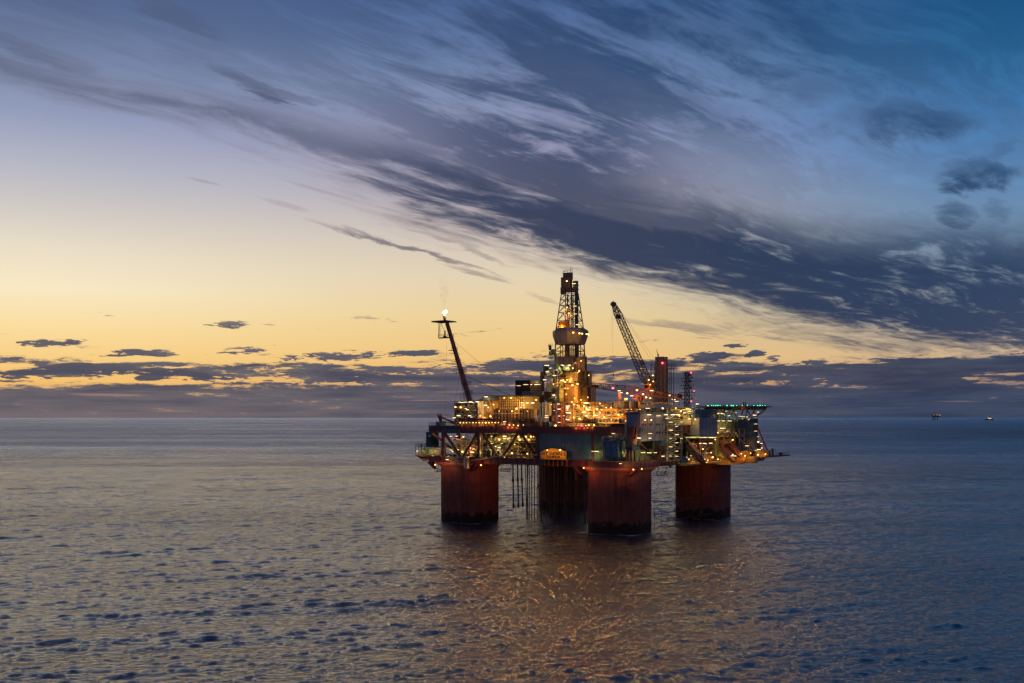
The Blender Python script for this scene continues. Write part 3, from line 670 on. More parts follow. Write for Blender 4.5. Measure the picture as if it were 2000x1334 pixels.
# between the decks, front bays
EZ0, EZ1 = ZL1-.45, ZU0-.3
e1 = equip('process_module', 'olive lit pipe and vessel module behind the braces left of the blue wall', V(942, -6), V(1050, -6), -6, 10, EZ0, EZ1, 11, [GRN, CRM, YEL, GAL, GRN], nves=7, npipe=20, ncab=5, floors=2, fine=200,
    lk=[(-6.4, [(960, 852, 'n', 500), (975, 844, 'n', 0), (985.5, 852, 'w', 500), (975, 858.5, 'o'), (986, 857), (960, 866, 'n', 0), (975, 874, 'w'), (958.5, 879, 'n', 500), (973, 879, 'w', 500),
        (1012.5, 852.6, 'y', 350), (1020, 852.6, 'y'), (1027, 852.6, 'y', 300), (1037, 852.6, 'o', 200), (1042, 853, 'y'), (968, 872, 'y'), (980, 866, 'n'), (950, 858, 'y', 250), (1005, 868, 'o', 200), (995, 846, 'n', 250), (1000, 885, 'y', 300), (1030, 886, 'y', 300), (985, 892, 'y', 200), (1015, 858.6, 'o'), (1033, 859, 'o')])])
e2 = equip('process_module', 'dim pump module under the upper deck above the left column', V(868, -5), V(936, -5), -5, 8, EZ0, EZ1, 12, [GRY, ORG, CRM, DRK, YEL], nves=5, npipe=12, ncab=6, floors=1, fine=110,
    lk=[(-5.4, [(881, 852, 'w', 350), (892, 852, 'p', 200), (865, 880, 'w', 200), (881, 879, 'w', 350), (884, 882, 't'), (892, 878, 'w'), (922.5, 883, 'w', 300), (918.5, 875, 'o', 1100), (903, 882, 'o', 100), (925, 877, 'w'), (905, 853, 'o', 100)])])
e3 = equip('process_module', 'yellow green lit module under the living quarters on the right side', UF-9, UF-.8, VA(1322, UF-9), VA(1402, UF-9)-4, EZ0, EZ1-2.6, 13, [GAL, CRM, GRN, WHT], nves=5, npipe=16, ncab=4, floors=1, fine=160, frame=RED)

# ================================================================== topsides, left part
D = ZU1-.04
def house(T, b, m, name='wall', n=0, nv=0, roof=None, rt=.25, label=None):
    u0, u1, v0, v1, z0, z1 = b; mb = MB(); mb.box(u0, u1, v0, v1, z0, z1)
    if n: mb.ribs(u0+.1, u1-.1, v0, z0+.1, z1-.1, n, .22, .14)
    if nv: mb.ribsv(v0+.1, v1-.1, u1, z0+.1, z1-.1, nv, .22, .14)
    o = T.part(name, mb, m, label=label)
    if roof: mb = MB(); mb.box(u0-.25, u1+.25, v0-.25, v1+.25, z1+.003, z1+rt); T.part('roof', mb, roof)
    return o
def F3(p0, p1, y0, y1, v0, d):
    u0, uf = UA(p0, v0), UA(p1, v0); u1 = UA(p1, v0+d)
    while u1-u0 < .42*(uf-u0): d *= .85; u1 = UA(p1, v0+d)
    um = (u0+u1)/2; return (u0, u1, v0, v0+d, ZA(y1, um, v0), ZA(y0, um, v0))
# dark lamp studded module under the flare boom
T = equip('process_module', 'dark pipe rack module with white lamps at the foot of the flare boom', V(888, -1), V(931, -1), -1, 9, D, ZA(783, V(905, -1), -1), 21, [DRK, GRY, BRN, GRN], nves=4, npipe=10, ncab=7, floors=2, fine=120, frame=DRK,
    lk=[(-1.4, [(889.5, 795, 'o', 120), (900, 795.5, 'o', 120), (910, 798, 'w', 300), (913, 800, 'w'), (895.6, 811.7, 'w', 250), (920.8, 814.6, 'p', 300), (917, 812, 'w'), (932.7, 784.7, 'w', 200), (919, 785, 'w', 150), (909, 785.5, 'n'), (924, 786, 'n'), (897, 785.5, 'n', 150), (902, 786, 'n'), (887, 816, 'w')])])
mb = MB(); u0, u1 = V(888, 2), V(930, 2); z0 = D+.2
mb.box(u0+.2, u1-.2, 2, 8.8, z0, ZA(785, u0, 2)-.4); mb.ribs(u0+.3, u1-.3, 2, z0, ZA(785, u0, 2)-.6, 10, .2, .15); T.part('inner_wall', mb, BRN)
mb = MB(); r0 = P(900, 782, 3); mb.rail([(r0[0], 3, r0[2]), (r0[0]+3, 3, r0[2])], 1.8, 1.2, .1); T.part('railing', mb, DRK)
# gable ended workshop with a lit front
vg = -1.5
T = Thing('workshop_building', 'gable roofed workshop with glowing orange front beside the long yellow hall', 'building', ((V(933, vg)+V(966, vg))/2, vg+6, D))
uL, uP, uR = V(931.5, vg), V(951, vg), V(975, vg); zE = ZA(783, uL, vg); zP = ZA(771.5, uP, vg); zR = ZA(774, uR, vg)
mb = MB(); mb.box(V(933.5, vg), V(945, vg), vg, vg+10, D, zE-.1); mb.ribs(V(934, vg), V(944.5, vg), vg, D, zE-.2, 3, .15, .1); T.part('wall', mb, CRM, label='cream wall panel lit orange')
mb = MB(); mb.box(V(945.3, vg), V(966, vg), vg+2.5, vg+10, D, zE); T.part('wall', mb, YEL)
mb = MB(); vs = [(uL, zE), (uR, zE), (uR, zR), (uP, zP)]
mb.add([(x, vg-.2, z) for x, z in vs]+[(x, vg+10, z) for x, z in vs], [(0,1,2,3), (7,6,5,4), (0,4,5,1), (1,5,6,2), (2,6,7,3), (3,7,4,0)]); T.part('roof', mb, mat('roof_blue_black', (.05, .075, .11), .5))
mb = MB()
for px in (945.5, 952, 959, 966): u = V(px, vg); mb.box(u-.12, u+.12, vg, vg+.3, D, zE)
for yy in (797, 809): z = ZA(yy, uP, vg); mb.box(V(945.5, vg), V(966, vg), vg+.05, vg+2.4, z-.1, z); 
mb.rail([(V(945.5, vg), vg, ZA(809, uP, vg)), (V(966, vg), vg, ZA(809, uP, vg))], 1.1, 1.2, .06); T.part('gallery', mb, GAL)
lamps(T, [(949.5, 775, 'w', 250), (963.7, 790, 'o', 700), (948.4, 791.5, 'w', 300), (953.6, 795.5, 'o', 300), (946.5, 815.5, 'o', 300)], v=vg-.4)
lamps(T, [(938, 812, 'o', 350), (958, 813, 'o', 500)], v=vg-2.2)
r = random.Random(8)
for k in range(6): mb = MB(); px = 947+k*3; mb.path([P(px, 822, vg+1), P(px, 800+r.uniform(-4, 6), vg+1), P(px+4, 799+r.uniform(-4, 6), vg+1)], .14, 6); T.part('pipe', mb, r.choice([YEL, GAL, CRM]))
# long yellow hall
T = Thing('compressor_hall', 'long hall with glowing gridded yellow upper wall above tall ribbed panels', 'building', ((V(967, -3)+V(1052, -3))/2, 2, D))
b = F3(975, 1053, 774.5, 799, -2.2, 9)
mb = MB(); mb.box(b[0], b[1], b[2], b[3], b[4], b[5])
T.part('upper_wall', mb, mat('pale_yellow_wall', (.62, .46, .16), .5, rust=.15))
mb = MB()
for k in range(13): u = b[0]+(b[1]-b[0])*k/12; mb.box(u-.09, u+.09, b[2]-.16, b[2], b[4], b[5])
for k in range(6): z = b[4]+(b[5]-b[4])*k/5; mb.box(b[0], b[1], b[2]-.13, b[2]-.003, z-.07, z+.07)
T.part('wall_grid', mb, mat('brown_frame', (.16, .08, .02), .6))
mb = MB(); mb.box(b[0]-.3, b[1]+1.5, b[2]-1.6, b[3], b[5]+.01, b[5]+.35); T.part('roof', mb, DRK)
c = F3(966, 1049, 799, 829, -4.5, 2.2); mb = MB(); mb.box(c[0], c[1], c[2], c[3], D, c[5]); T.part('lower_wall', mb, mat('tan_wall', (.42, .28, .12), .55, rust=.3))
for k in range(13):
    u = c[0]+(c[1]-c[0])*k/12; mb = MB(); mb.box(u-.17, u+.17, c[2]-.5, c[2], D, c[5]-.4); mb.tube((u, c[2]-.25, c[5]-.4), (u+.7, c[2]-.25, c[5]), .14, 5); T.part('wall_rib', mb, BRN)
z = ZA(807.5, c[0], c[2]); mb = MB(); mb.box(c[0], c[1]-4, c[2]-.75, c[2]-.55, z-.12, z+.12); mb.box(c[0], c[1], c[2]-.6, c[3]-.4, c[5], c[5]+.12); T.part('cable_tray', mb, CRM)
lamps(T, [(1019, 786.5, 'w', 450), (1030, 787, 'w', 450), (1040.6, 787, 'w', 450), (1017.5, 795.5, 'p', 400)], v=-2.9)
lamps(T, [(985, 777, 'y', 500), (998, 777, 'y', 400), (1009, 798, 'o', 350), (1047, 781, 'y', 450)], v=-5)
lamps(T, [(975, 803, 'y', 220), (1000, 803, 'y', 220), (1030, 803, 'y', 220)], v=-6.5)
# black slatted box behind
T = Thing('ventilation_house', 'black slatted ventilation house with a row of lamps behind the yellow hall', 'building', (V(1032, 12), 16, D))
b = F3(1007.5, 1062, 742.5, 771, 12, 9); mb = MB(); mb.box(b[0], b[1], b[2], b[3], D+4, b[5]); T.part('wall', mb, mat('black_cladding', (.020, .016, .020), .5))
mb = MB(); 
for k in range(9): u = b[0]+(b[1]-b[0])*k/8; mb.box(u-.12, u+.12, 11.75, 12, D+4, b[5]+.1)
T.part('slat', mb, BRN)
mb = MB(); mb.box(V(1021, 11), V(1060, 11), 10.6, 11.7, ZA(772, b[0], 11), ZA(765, b[0], 11)); mb.ribs(V(1021, 11), V(1060, 11), 10.6, ZA(772, b[0], 11), ZA(765, b[0], 11), 14, .1, .1); T.part('duct', mb, GRY)
lamps(T, [(1011, 753, 't'), (1014, 753.3, 't'), (1026, 751, 't'), (1030, 751, 't'), (1037.5, 751, 'w'), (1047, 751, 'w'), (1053, 751, 't')], v=11.6)
T = Thing('storage_silos', 'tall lit cream silos between the yellow hall and the drilling tower', 'tank', (V(1068, 2), 4, D))
for px, w in ((1050, 5), (1056.5, 5.5), (1063, 5.5), (1070, 6.5)):
    u = V(px+3, 2); mb = MB(); rr = w/2*.19; zt_ = ZA(785, u, 2); mb.lathe((u, 2.5, D), [(rr, 0), (rr, zt_-D-.6), (rr*.4, zt_-D)], 14); T.part('silo', mb, CRM if px > 1060 else GRY)
lamps(T, [(1067.6, 811.7, 't', 120), (1067.6, 815, 't'), (1082.7, 802, 't', 100), (1077, 790, 'y', 350)], v=-1)
# pipe trestles and drums along the front deck edge with the low orange lamps
T = Thing('deck_pipe_rack', 'low red pipe rack lit orange along the front edge of the upper deck', 'pipe rack', (V(940, -9), -9, D))
mb = MB(); u0, u1 = V(893, -9), V(987, -9)
for k in range(24): u = u0+(u1-u0)*k/23; mb.bar((u, -9.6, D), (u, -9.6, D+2.1), .12); mb.bar((u, -7.6, D), (u, -7.6, D+2.1), .12); mb.bar((u, -9.6, D+1.1), (u, -7.6, D+1.1), .12)
T.part('support_frame', mb, RED)
for k in range(7): mb = MB(); v = -9.4+k*.28; z = D+1.3+(.5 if k % 2 else 0); mb.tube((u0, v, z), (u1, v, z), .11, 6); T.part('pipe', mb, [RUS, RED, GAL][k % 3])
for k in range(13): mb = MB(); u = V(899+k*6.2, -8); mb.tube((u, -8.6, D+2.4), (u+1.4, -8.6, D+2.4), .35, 8); T.part('valve', mb, [RED, RUS][k % 2])
for k in range(13): lamp(T, P(899+k*6.2, 825.5, -9.9), 'o' if k % 3 else 'y', 60 if k % 2 else 0)
lamps(T, [(985.5, 823.6, 'p', 250)], v=-10.3)
T2 = equip('pump_skid', 'rust red pump skid at the deck edge in front of the ribbed wall', V(993, -9.5), V(1044, -9.5), -9.5, -7, D, D+2.8, 25, [RED, RUS, ORG, DRK], nves=4, npipe=8, ncab=5, floors=0, fine=70, frame=RED,
    lk=[(-10, [(995, 830, 'o', 100), (1003, 830, 'o', 120), (1012, 831, 'o', 80), (1022, 830, 'y')])])
# flare boom
vb = 9
T = Thing('flare_boom', 'tall leaning flare boom with gangways and a burning gas flare on its tip', 'flare boom', P(918, 785, vb))
p0, p1 = P(918, 785, vb), P(872.5, 628, vb)
A0, A1 = Vector(p0), Vector(p1); X = lambda t: A0.lerp(A1, t)
mb = MB(); 
N = 16; up = Vector((0, 1, 0))
mb.tube(A0, A1, 1.0, 10, .72); T.part('mast', mb, mat('mast_brown', (.26, .08, .055), .6, rust=.4))
mb = MB()
for s_ in (-1.1,): mb.tube(A0+Vector((s_*1.2, 0, 0)), A1+Vector((s_*.8, 0, 0)), .1, 5)
mb.tube(A0+Vector((-1.6, .8, 0)), A1+Vector((-1.1, .6, -1)), .12, 5); T.part('gas_pipe', mb, DRK)
mb = MB(); a, b = A0+Vector((1.35, 0, 0)), A1+Vector((1.05, 0, -3))
mb.bar(a, b, .08); mb.bar(a+Vector((.55, 0, 0)), b+Vector((.5, 0, 0)), .08)
for k in range(70): c = a.lerp(b, k/70); mb.bar(c, c+Vector((.55, 0, 0)), .06)
T.part('ladder', mb, DRK)
for px, py, w in ((871, 659, 5.6), (884.5, 684, 2.6), (891, 706.5, 2.6), (898, 728, 4.6), (911, 750, 2.4), (914, 768, 2.4)):
    c = Vector(P(px, py, vb)); mb = MB(); h = w/2
    mb.box(c.x-h, c.x+h, vb-1.4, vb+1.4, c.z-.15, c.z); mb.rail([(c.x-(h if w > 4 else -.6), vb-1.4, c.z), (c.x+h, vb-1.4, c.z), (c.x+h, vb+1.4, c.z), (c.x+.4, vb+1.4, c.z)], 1.15, .9, .09); T.part('landing', mb, DRK)
mb = MB(); c = Vector(P(867, 627.2, vb)); mb.poly([(c.x-3.6, vb-3.4), (c.x+3.6, vb-3.4), (c.x+3.6, vb+3.4), (c.x-3.6, vb+3.4)], c.z-.25, c.z)
for k in range(7): mb.box(c.x-3.6+k*1.2-.06, c.x-3.6+k*1.2+.06, vb-3.4, vb+3.4, c.z-.5, c.z-.25)
mb.bar((c.x+.9, vb, c.z), (c.x+.9, vb, c.z+1.6), .12); T.part('heat_shield', mb, DRK)
mb = MB(); c2 = Vector(P(866, 616, vb)); mb.tube(P(870.5, 628, vb), c2, .42, 10, .3); mb.tube(P(867, 626, vb), P(865.5, 617, vb), .12, 6); mb.lathe(c2, [(.3, 0), (.62, .35), (.5, .8)], 10); T.part('burner_tip', mb, RUS)
mb = MB(); q = [P(856.5, 629, vb), P(856.5, 660, vb), P(859.5, 629, vb), P(859.5, 660, vb)]
mb.bar(q[0], q[1], .1); mb.bar(q[2], q[3], .1)
for k in range(14): a_ = Vector(q[0]).lerp(Vector(q[1]), k/13); b_ = Vector(q[2]).lerp(Vector(q[3]), ((k+1) % 14)/13); mb.bar(a_, b_, .07)
mb.bar(P(857, 661, vb), P(876, 660, vb), .22); mb.bar(P(860, 629, vb), P(869, 648, vb), .12); mb.tube(P(869, 646, vb), P(869, 659, vb), .3, 8); mb.lathe(P(869, 660, vb), [(.8, 0), (.8, .5), (.2, .9)], 8)
T.part('side_frame', mb, DRK)
mb = MB(); q0 = Vector(P(866, 615.5, vb)); rr = random.Random(2)
prof = [(.25, 0), (.5, .6), (.78, 1.2), (.8, 1.8), (.55, 2.4), (.24, 2.9), (.04, 3.3)]; n = 12
vs = []
for k, (rad, z) in enumerate(prof):
    for i in range(n): t = 2*math.pi*i/n; rj = rad*rr.uniform(.78, 1.25); vs.append((q0.x+z*.42+rj*1.25*math.cos(t), q0.y+rj*math.sin(t), q0.z+z*.62+.2*rr.uniform(-1, 1)))
mb.add(vs, [(k*n+i, k*n+(i+1) % n, (k+1)*n+(i+1) % n, (k+1)*n+i) for k in range(len(prof)-1) for i in range(n)]+[tuple(range(n-1, -1, -1)), tuple(range((len(prof)-1)*n, len(prof)*n))])
fl = T.part('flame', mb, emat('flame', (1, .66, .34), 14)); fl.data.shade_smooth()
fl2 = bpy.data.lights.new('flame_light', 'POINT'); fl2.energy = 2500; fl2.color = (1, .55, .22); fl2.shadow_soft_size = 1.2; lo = bpy.data.objects.new('flame_light', fl2); COL.objects.link(lo); lo.parent = T.e; lo.location = q0+Vector((.5, 0, 1))-T.b
mb = MB(); mb.tube(P(898, 729, vb), P(1000, 774, 11), .11, 5); T.part('stay_cable', mb, DRK)
mb = MB(); mb.tube(P(884.5, 665, vb), P(1003, 764, 12), .045, 4); mb.tube(P(872.5, 667, vb), P(870, 812, 2), .03, 4); mb.tube(P(897, 735, vb), P(886, 800, 2), .03, 4); mb.tube(P(899, 735, vb), P(908, 782, vb), .09, 4); T.part('wire', mb, DRK)
# faint brown smoke drifting up from the flame
T = Thing('smoke', 'faint brown smoke thinning out above the flare flame', 'smoke', q0+Vector((0, 0, 3))); T.e['kind'] = 'stuff'
mb = MB(); mb.lathe((q0.x, q0.y, q0.z), [(.5, 2.2), (.9, 4), (1.5, 7), (2.1, 11), (2.2, 15), (1.2, 18)], 14)
mb.v = [(x+(z_-q0.z)*-.02+.5, y_, z_) for x, y_, z_ in mb.v]
sm = bpy.data.materials.new('smoke'); sm.use_nodes = True; t_ = sm.node_tree; t_.nodes.remove(t_.nodes['Principled BSDF']); g = G(t_)
pv = g.n('ShaderNodeVolumePrincipled'); pv.inputs['Color'].default_value = (.25, .17, .12, 1)
tc = g.n('ShaderNodeTexCoord'); sp_ = g.n('ShaderNodeSeparateXYZ'); t_.links.new(tc.outputs['Object'], sp_.inputs[0])
nz = g.noise(S(g, tc.outputs['Object']), .45, 4, .6, .5)
g.put(pv.inputs['Density'], g.step(nz, .42, .68)*g.step(S(g, sp_.outputs[2]), 15., 0.)*.11)
t_.links.new(pv.outputs[0], t_.nodes['Material Output'].inputs['Volume']); o = T.part('plume', mb, sm, kind='stuff')
# left edge pieces
T = Thing('burner_boom_cradle', 'red clawed boom cradle at the left end of the upper deck', 'boom cradle', (UL+1, -9, D))
vc = -8; mb = MB(); a = P(893, 828, vc); b = P(863, 815.5, vc); mb.tube(a, b, .45, 8, .3); mb.tube(P(893, 829, vc), P(866, 823, vc), .16, 6); mb.tube(P(861.5, 826, vc), P(860, 815, vc), .55, 8, .8)
for px in (853.5, 856, 858.5, 861, 863): mb.tube(P((px+860)/2, 817, vc), P(px, 808.3, vc), .2, 6, .12)
T.part('cradle', mb, mat('dark_red', (.16, .035, .025), .6)); mb = MB(); mb.rail([P(864, 815, vc+2), P(880, 815, vc+2)], 1.2, .9, .07); T.part('railing', mb, GAL)
T = Thing('winch_unit', 'blue winch unit on the railed ledge at the far left of the upper deck', 'winch', (V(858, -9), -9, ZA(836, V(858, -9), -9)))
mb = MB(); x0, x1 = V(853, -9.5), V(863, -9.5); z0, z1 = ZA(834, x0, -9.5), ZA(823.5, x0, -9.5); mb.box(x0, x1, -10, -7, z0, z1); mb.box(x0+.3, x1-.3, -10.1, -10, z0+.3, z1-.3); T.part('housing', mb, mat('bright_blue', (.05, .16, .34), .5))
mb = MB(); mb.tube((x0-1.2, -9, z0-.6), (x0+1, -9, z0-.6), 1.0, 12); T.part('drum', mb, RED)
mb = MB(); xe = V(845, -9); mb.box(xe, x1+2, -11, -6, z0-1.75, z0-1.6); mb.rail([(xe, -6, z0-1.6), (xe, -11, z0-1.6), (x0, -11, z0-1.6)], 3.2, 1.0, .05); mb.rail([(xe, -6, z0-.6), (xe, -11, z0-.6), (x0, -11, z0-.6)], 1.0, 1.0, .05); T.part('walkway', mb, GRY)
mb = MB(); mb.box(V(863, VF-.6), V(897, VF-.6), VF-.9, VF-.1, ZU0-.2, ZU1-1.2); T.part('fender_beam', mb, mat('slate_blue', (.05, .08, .11), .5))
# hung lower-left platform
T = Thing('side_platform', 'railed side platform with lit floor hanging off the left end of the lower deck', 'platform', (UL-6, 0, ZL1-2))
ua, ub = V(812, -8), UL; z = ZA(887.5, ua, -3)
mb = MB(); mb.box(ua, ub, -8, 10, z-.5, z); mb.box(ua-.8, ua, -8, -7.4, z-.35, z-.15)
for k in range(6): v = -7.5+k*3.4; mb.add([(ua, v, z-.5), (ub, v, z-.5), (ub, v, z-2.4), (ua+2, v, z-1.6), (ua, v+.2, z-.5), (ub, v+.2, z-.5), (ub, v+.2, z-2.4), (ua+2, v+.2, z-1.6)], [(0,1,2,3), (7,6,5,4), (0,3,7,4), (3,2,6,7)])
T.part('floor', mb, RED)
mb = MB(); mb.rail([(ub, -8, z), (ua, -8, z), (ua, 10, z)], 1.2, 1.3, .08)
for k in range(7): u = ua+(ub-ua)*k/6; mb.bar((u, -8, z), (u, -8, z+4.0), .14); 
for k in range(7): v = -8+3*k; mb.bar((ua, v, z), (ua, v, z+4.0), .14)
T.part('railing', mb, DRK)
mb = MB(); mb.box(ua+.2, ub+3, -7.5, 9, z+2.9, z+3.05); mb.rail([(ub, -7.9, z+3), (ua+.2, -7.9, z+3), (ua+.2, 9, z+3)], 1.2, 1.2, .09); T.part('upper_floor', mb, DRK)
for px, w in ((822, 1.5), (832, 2.5), (842, 3.0), (849, 1.4)): u = V(px, -5); mb = MB(); mb.box(u, u+w, -5.5, -3.5, z+.05, z+2.4); mb.ribs(u, u+w, -5.5, z+.2, z+2.3, 3, .07, .05); T.part('cabinet', mb, CRM if px != 832 else GRN)
mb = MB(); mb.tube((ua+2.4, -7, z-2.2), (ua+4.2, -7, z-2.2), .16, 6); mb.tube((ua+2.2, -7, z-1.3), (ua+3.2, -7, z-2.2), .14, 6); mb.tube((ua+4.8, -7, z-1.5), (ua+4, -7, z-2.2), .14, 6); mb.path([(ua+4.6, -7.5, z-1.7), (ub, -7.5, z-1.5)], .18, 6); T.part('under_pipe', mb, ORG)
lamps(T, [(815, 881, 'w', 150), (827, 881, 'n', 200), (841, 879, 'n', 200), (850, 881, 'n', 150)], v=-7.4)
T = Thing('blue_plant_box', 'dark blue machinery box standing above the hanging side platform', 'machinery box', (V(846, -4), -2, z+3))
b = F3(832.5, 857, 844, 868, -4, 5); mb = MB(); mb.box(b[0], b[1], b[2], b[3], z+3.06, b[5]); mb.ribs(b[0], b[1], b[2], z+3.2, b[5], 8, .1, .1); T.part('wall', mb, mat('teal_cladding', (.055, .11, .14), .5))
mb = MB(); mb.box(b[0]+1, b[0]+2.4, b[2]-.12, b[2], b[5]-1.7, b[5]-1.1); T.part('panel', mb, WHT)
mb = MB(); mb.rail([(b[0], b[2], b[5]), (b[1], b[2], b[5])], 1, 1.2, .06); T.part('railing', mb, GRY)

# ================================================================== derrick
vd = 32; ud = V(1113, vd)
T = Thing('drilling_derrick', 'tall lattice drilling derrick with crown box and flared grey wind wall', 'derrick', (ud, vd, D))
z = lambda py: ZA(py, ud, vd)
def hw(py): # half width of the square tower at height py
    return {1: 1}.get(0, (2.35+(py-575)/67*1.4) if py < 642 else 3.85+(py-642)/53*.35)
cs = ((1,1),(-1,1),(-1,-1),(1,-1))
for i, (a, b) in enumerate(cs):
    mb = MB(); mb.bar((ud+a*hw(575), vd+b*hw(575), z(573)), (ud+a*hw(642), vd+b*hw(642), z(642)), .34); mb.bar((ud+a*hw(642), vd+b*hw(642), z(642)), (ud+a*hw(697), vd+b*hw(697), z(705)), .36); T.part('leg', mb, mat('derrick_steel', (.16, .10, .07), .5))
DS = MATS['derrick_steel']
for y0, y1 in ((575, 586), (586, 597), (597, 611), (611, 627), (627, 642), (673, 686), (686, 697)):
    mb = MB()
    for i in range(4):
        a, b = cs[i], cs[(i+1) % 4]; h0, h1 = hw(y0), hw(y1)
        A = Vector((ud+a[0]*h0, vd+a[1]*h0, z(y0))); B = Vector((ud+b[0]*h0, vd+b[1]*h0, z(y0))); C = Vector((ud+a[0]*h1, vd+a[1]*h1, z(y1))); E = Vector((ud+b[0]*h1, vd+b[1]*h1, z(y1)))
        M0 = (A+B)/2; mb.bar(A, B, .2); mb.bar(M0, C, .15); mb.bar(M0, E, .15); mb.bar(C, E, .2)
    T.part('bracing', mb, DS)
for px, w, y0, y1, vo in ((1104.5, .28, 575, 642, -1), (1108, .24, 575, 642, 1), (1115.5, .3, 575, 697, 0), (1119.5, .26, 575, 642, 2), (1111, .5, 595, 642, 0)):
    u = V(px, vd+vo); mb = MB(); mb.bar((u, vd+vo, z(y1)), (u, vd+vo, z(y0)), w); T.part('guide_rail', mb, DS)
mb = MB(); u = V(1125.5, vd-2.5); mb.box(u-.5, u+.5, vd-2.8, vd-1.8, z(735), z(560)); 
for k in range(22): zz = z(735)+(z(560)-z(735))*k/21; mb.box(u-.7, u+.7, vd-3.0, vd-1.6, zz-.12, zz+.12)
T.part('lift_shaft', mb, DRK)
for (p0, p1, y0, y1, vv, d_, m_) in ((1099.5, 1119, 533, 546, 30.5, 1.6, DS), (1095.5, 1118, 541.5, 563, 30.2, 1.6, DS), (1094.5, 1106, 562, 573.5, 30, 1.4, DS), (1106, 1119, 562, 571, 30.4, 1.3, DS), (1119, 1129.5, 549, 571, 30.8, 1.3, mat('tan_box', (.20, .14, .10), .6))):
    mb = MB(); b = F3(p0, p1, y0, y1, vv, d_); mb.box(*b); mb.ribs(b[0]+.1, b[1]-.1, b[2], b[4]+.1, b[5]-.1, 4, .08, .07); mb.box(b[0]-.08, b[1]+.08, b[2]-.1, b[3]+.08, b[5], b[5]+.1); T.part('crown_block', mb, m_)
mb = MB(); 
for px, y0 in ((1114.5, 521), (1117.8, 524), (1102, 528.5)): u = V(px, 31); mb.bar((u, 31, z(534)), (u, 31, z(y0)), .09)
for k in range(8): t = k*math.pi/7; u = V(1104, 31); mb.bar((u+1.2*math.cos(t), 31, z(533)+.8*math.sin(t)), (u+1.2*math.cos(t+math.pi/7), 31, z(533)+.8*math.sin(t+math.pi/7)), .1)
mb.rail([(V(1100, 30.5), 30.5, z(532.5)), (V(1118, 30.5), 30.5, z(532.5))], 1.0, 1, .06); T.part('antenna', mb, DRK)
# flared wind wall: eight sided tub
WW = mat('wind_wall', (.26, .23, .22), .5, var=.25, rust=.3)
mb = MB(); rt = 7.05; mb.lathe((ud+.25, vd, 0), [(4.3, z(641.2)), (5.6, z(642)), (rt, z(647)), (rt, z(655)), (5.85, z(672.5)), (5.2, z(672.6))], 8, R(22.5)); ww = T.part('wind_wall', mb, WW)
mb = MB()
for k in range(10):
    zz = z(648)+(z(671)-z(648))*k/9; py_ = 648+23*k/9; rr = rt if py_ < 655 else rt-(py_-655)/17.5*1.2
    mb.lathe((ud+.25, vd, zz), [(rr, -.06), (rr+.09, -.03), (rr+.09, .03), (rr, .06)], 8, R(22.5))
T.part('wall_band', mb, mat('band_grey', (.13, .12, .12), .5), ww)
mb = MB(); b = F3(1090.5, 1112, 628, 642, vd-1.2, .2); mb.box(*b); T.part('orange_screen', mb, mat('orange_screen', (.75, .26, .03), .6))
mb = MB(); b = F3(1103, 1113, 673, 697, vd-2, 3); mb.box(*b); T.part('racking_box', mb, mat('tan_box2', (.30, .17, .07), .6))
mb = MB(); b = F3(1105, 1120, 676, 697, vd+1, 2); 
for px in (1095, 1099, 1123, 1130, 1134): u = V(px, vd-1); mb.bar((u, vd-1, z(697)), (u, vd-1, z(673)), .22)
T.part('pipe_stand', mb, DS)
mb = MB(); b = F3(1083.5, 1127, 697, 725, vd-4.5, 3); mb.box(*b); mb.ribs(b[0]+.1, b[1]-.1, b[2], b[4], b[5], 2, .1, .1)
for k in range(1, 7): zz = b[4]+(b[5]-b[4])*k/7; mb.box(b[0], b[1], b[2]-.1, b[2]-.003, zz-.05, zz+.05)
T.part('skirt_wall', mb, mat('skirt_grey', (.20, .15, .12), .6, rust=.3))
mb = MB(); b = F3(1132, 1146.5, 696, 730, vd-4, 1.6); mb.box(*b); mb.ribs(b[0]+.1, b[1]-.1, b[2], b[4], b[5], 3, .1, .08); T.part('skirt_wall', mb, MATS['skirt_grey'])
mb = MB(); zz = z(697); mb.rail([(ud-5.2, vd-4.8, zz), (ud+4.6, vd-4.8, zz), (ud+4.6, vd+4, zz)], 1.2, 1.1, .08); mb.box(ud-5.2, ud+4.6, vd-4.8, vd+4, zz-.15, zz-.02)
for k in range(9): a = V(1124+k*.9, vd-5); mb.bar((a, vd-5, z(732)+k*.1), (a+.2, vd-5, z(700)), .1)
T.part('gallery', mb, mat('lit_tan_steel', (.35, .22, .10), .5))
lamps(T, [(1111, 611.8, 'o', 600), (1108, 600, 'y', 150)], v=vd)
lamps(T, [(1119.6, 649.5, 'o', 350), (1131.8, 651, 'o', 150), (1137, 651.8, 'o', 200), (1146, 652.5, 'o', 250), (1149.5, 653, 'o')], v=vd-7.4)
lamps(T, [(1100, 634, 'o', 420), (1108, 690, 'o', 250), (1126, 640, 'y', 80)], v=vd-.2)
lamps(T, [(1107, 549, 'o', 50), (1121, 554, 't', 40), (1123, 598, 't'), (1123.5, 613, 't'), (1128, 634, 't'), (1124, 709, 't', 60)], v=vd-3.3)
lamps(T, [(1131.3, 724.4, 'o', 1100), (1118, 738, 'y', 450), (1135, 705, 'o', 400)], v=vd-6)
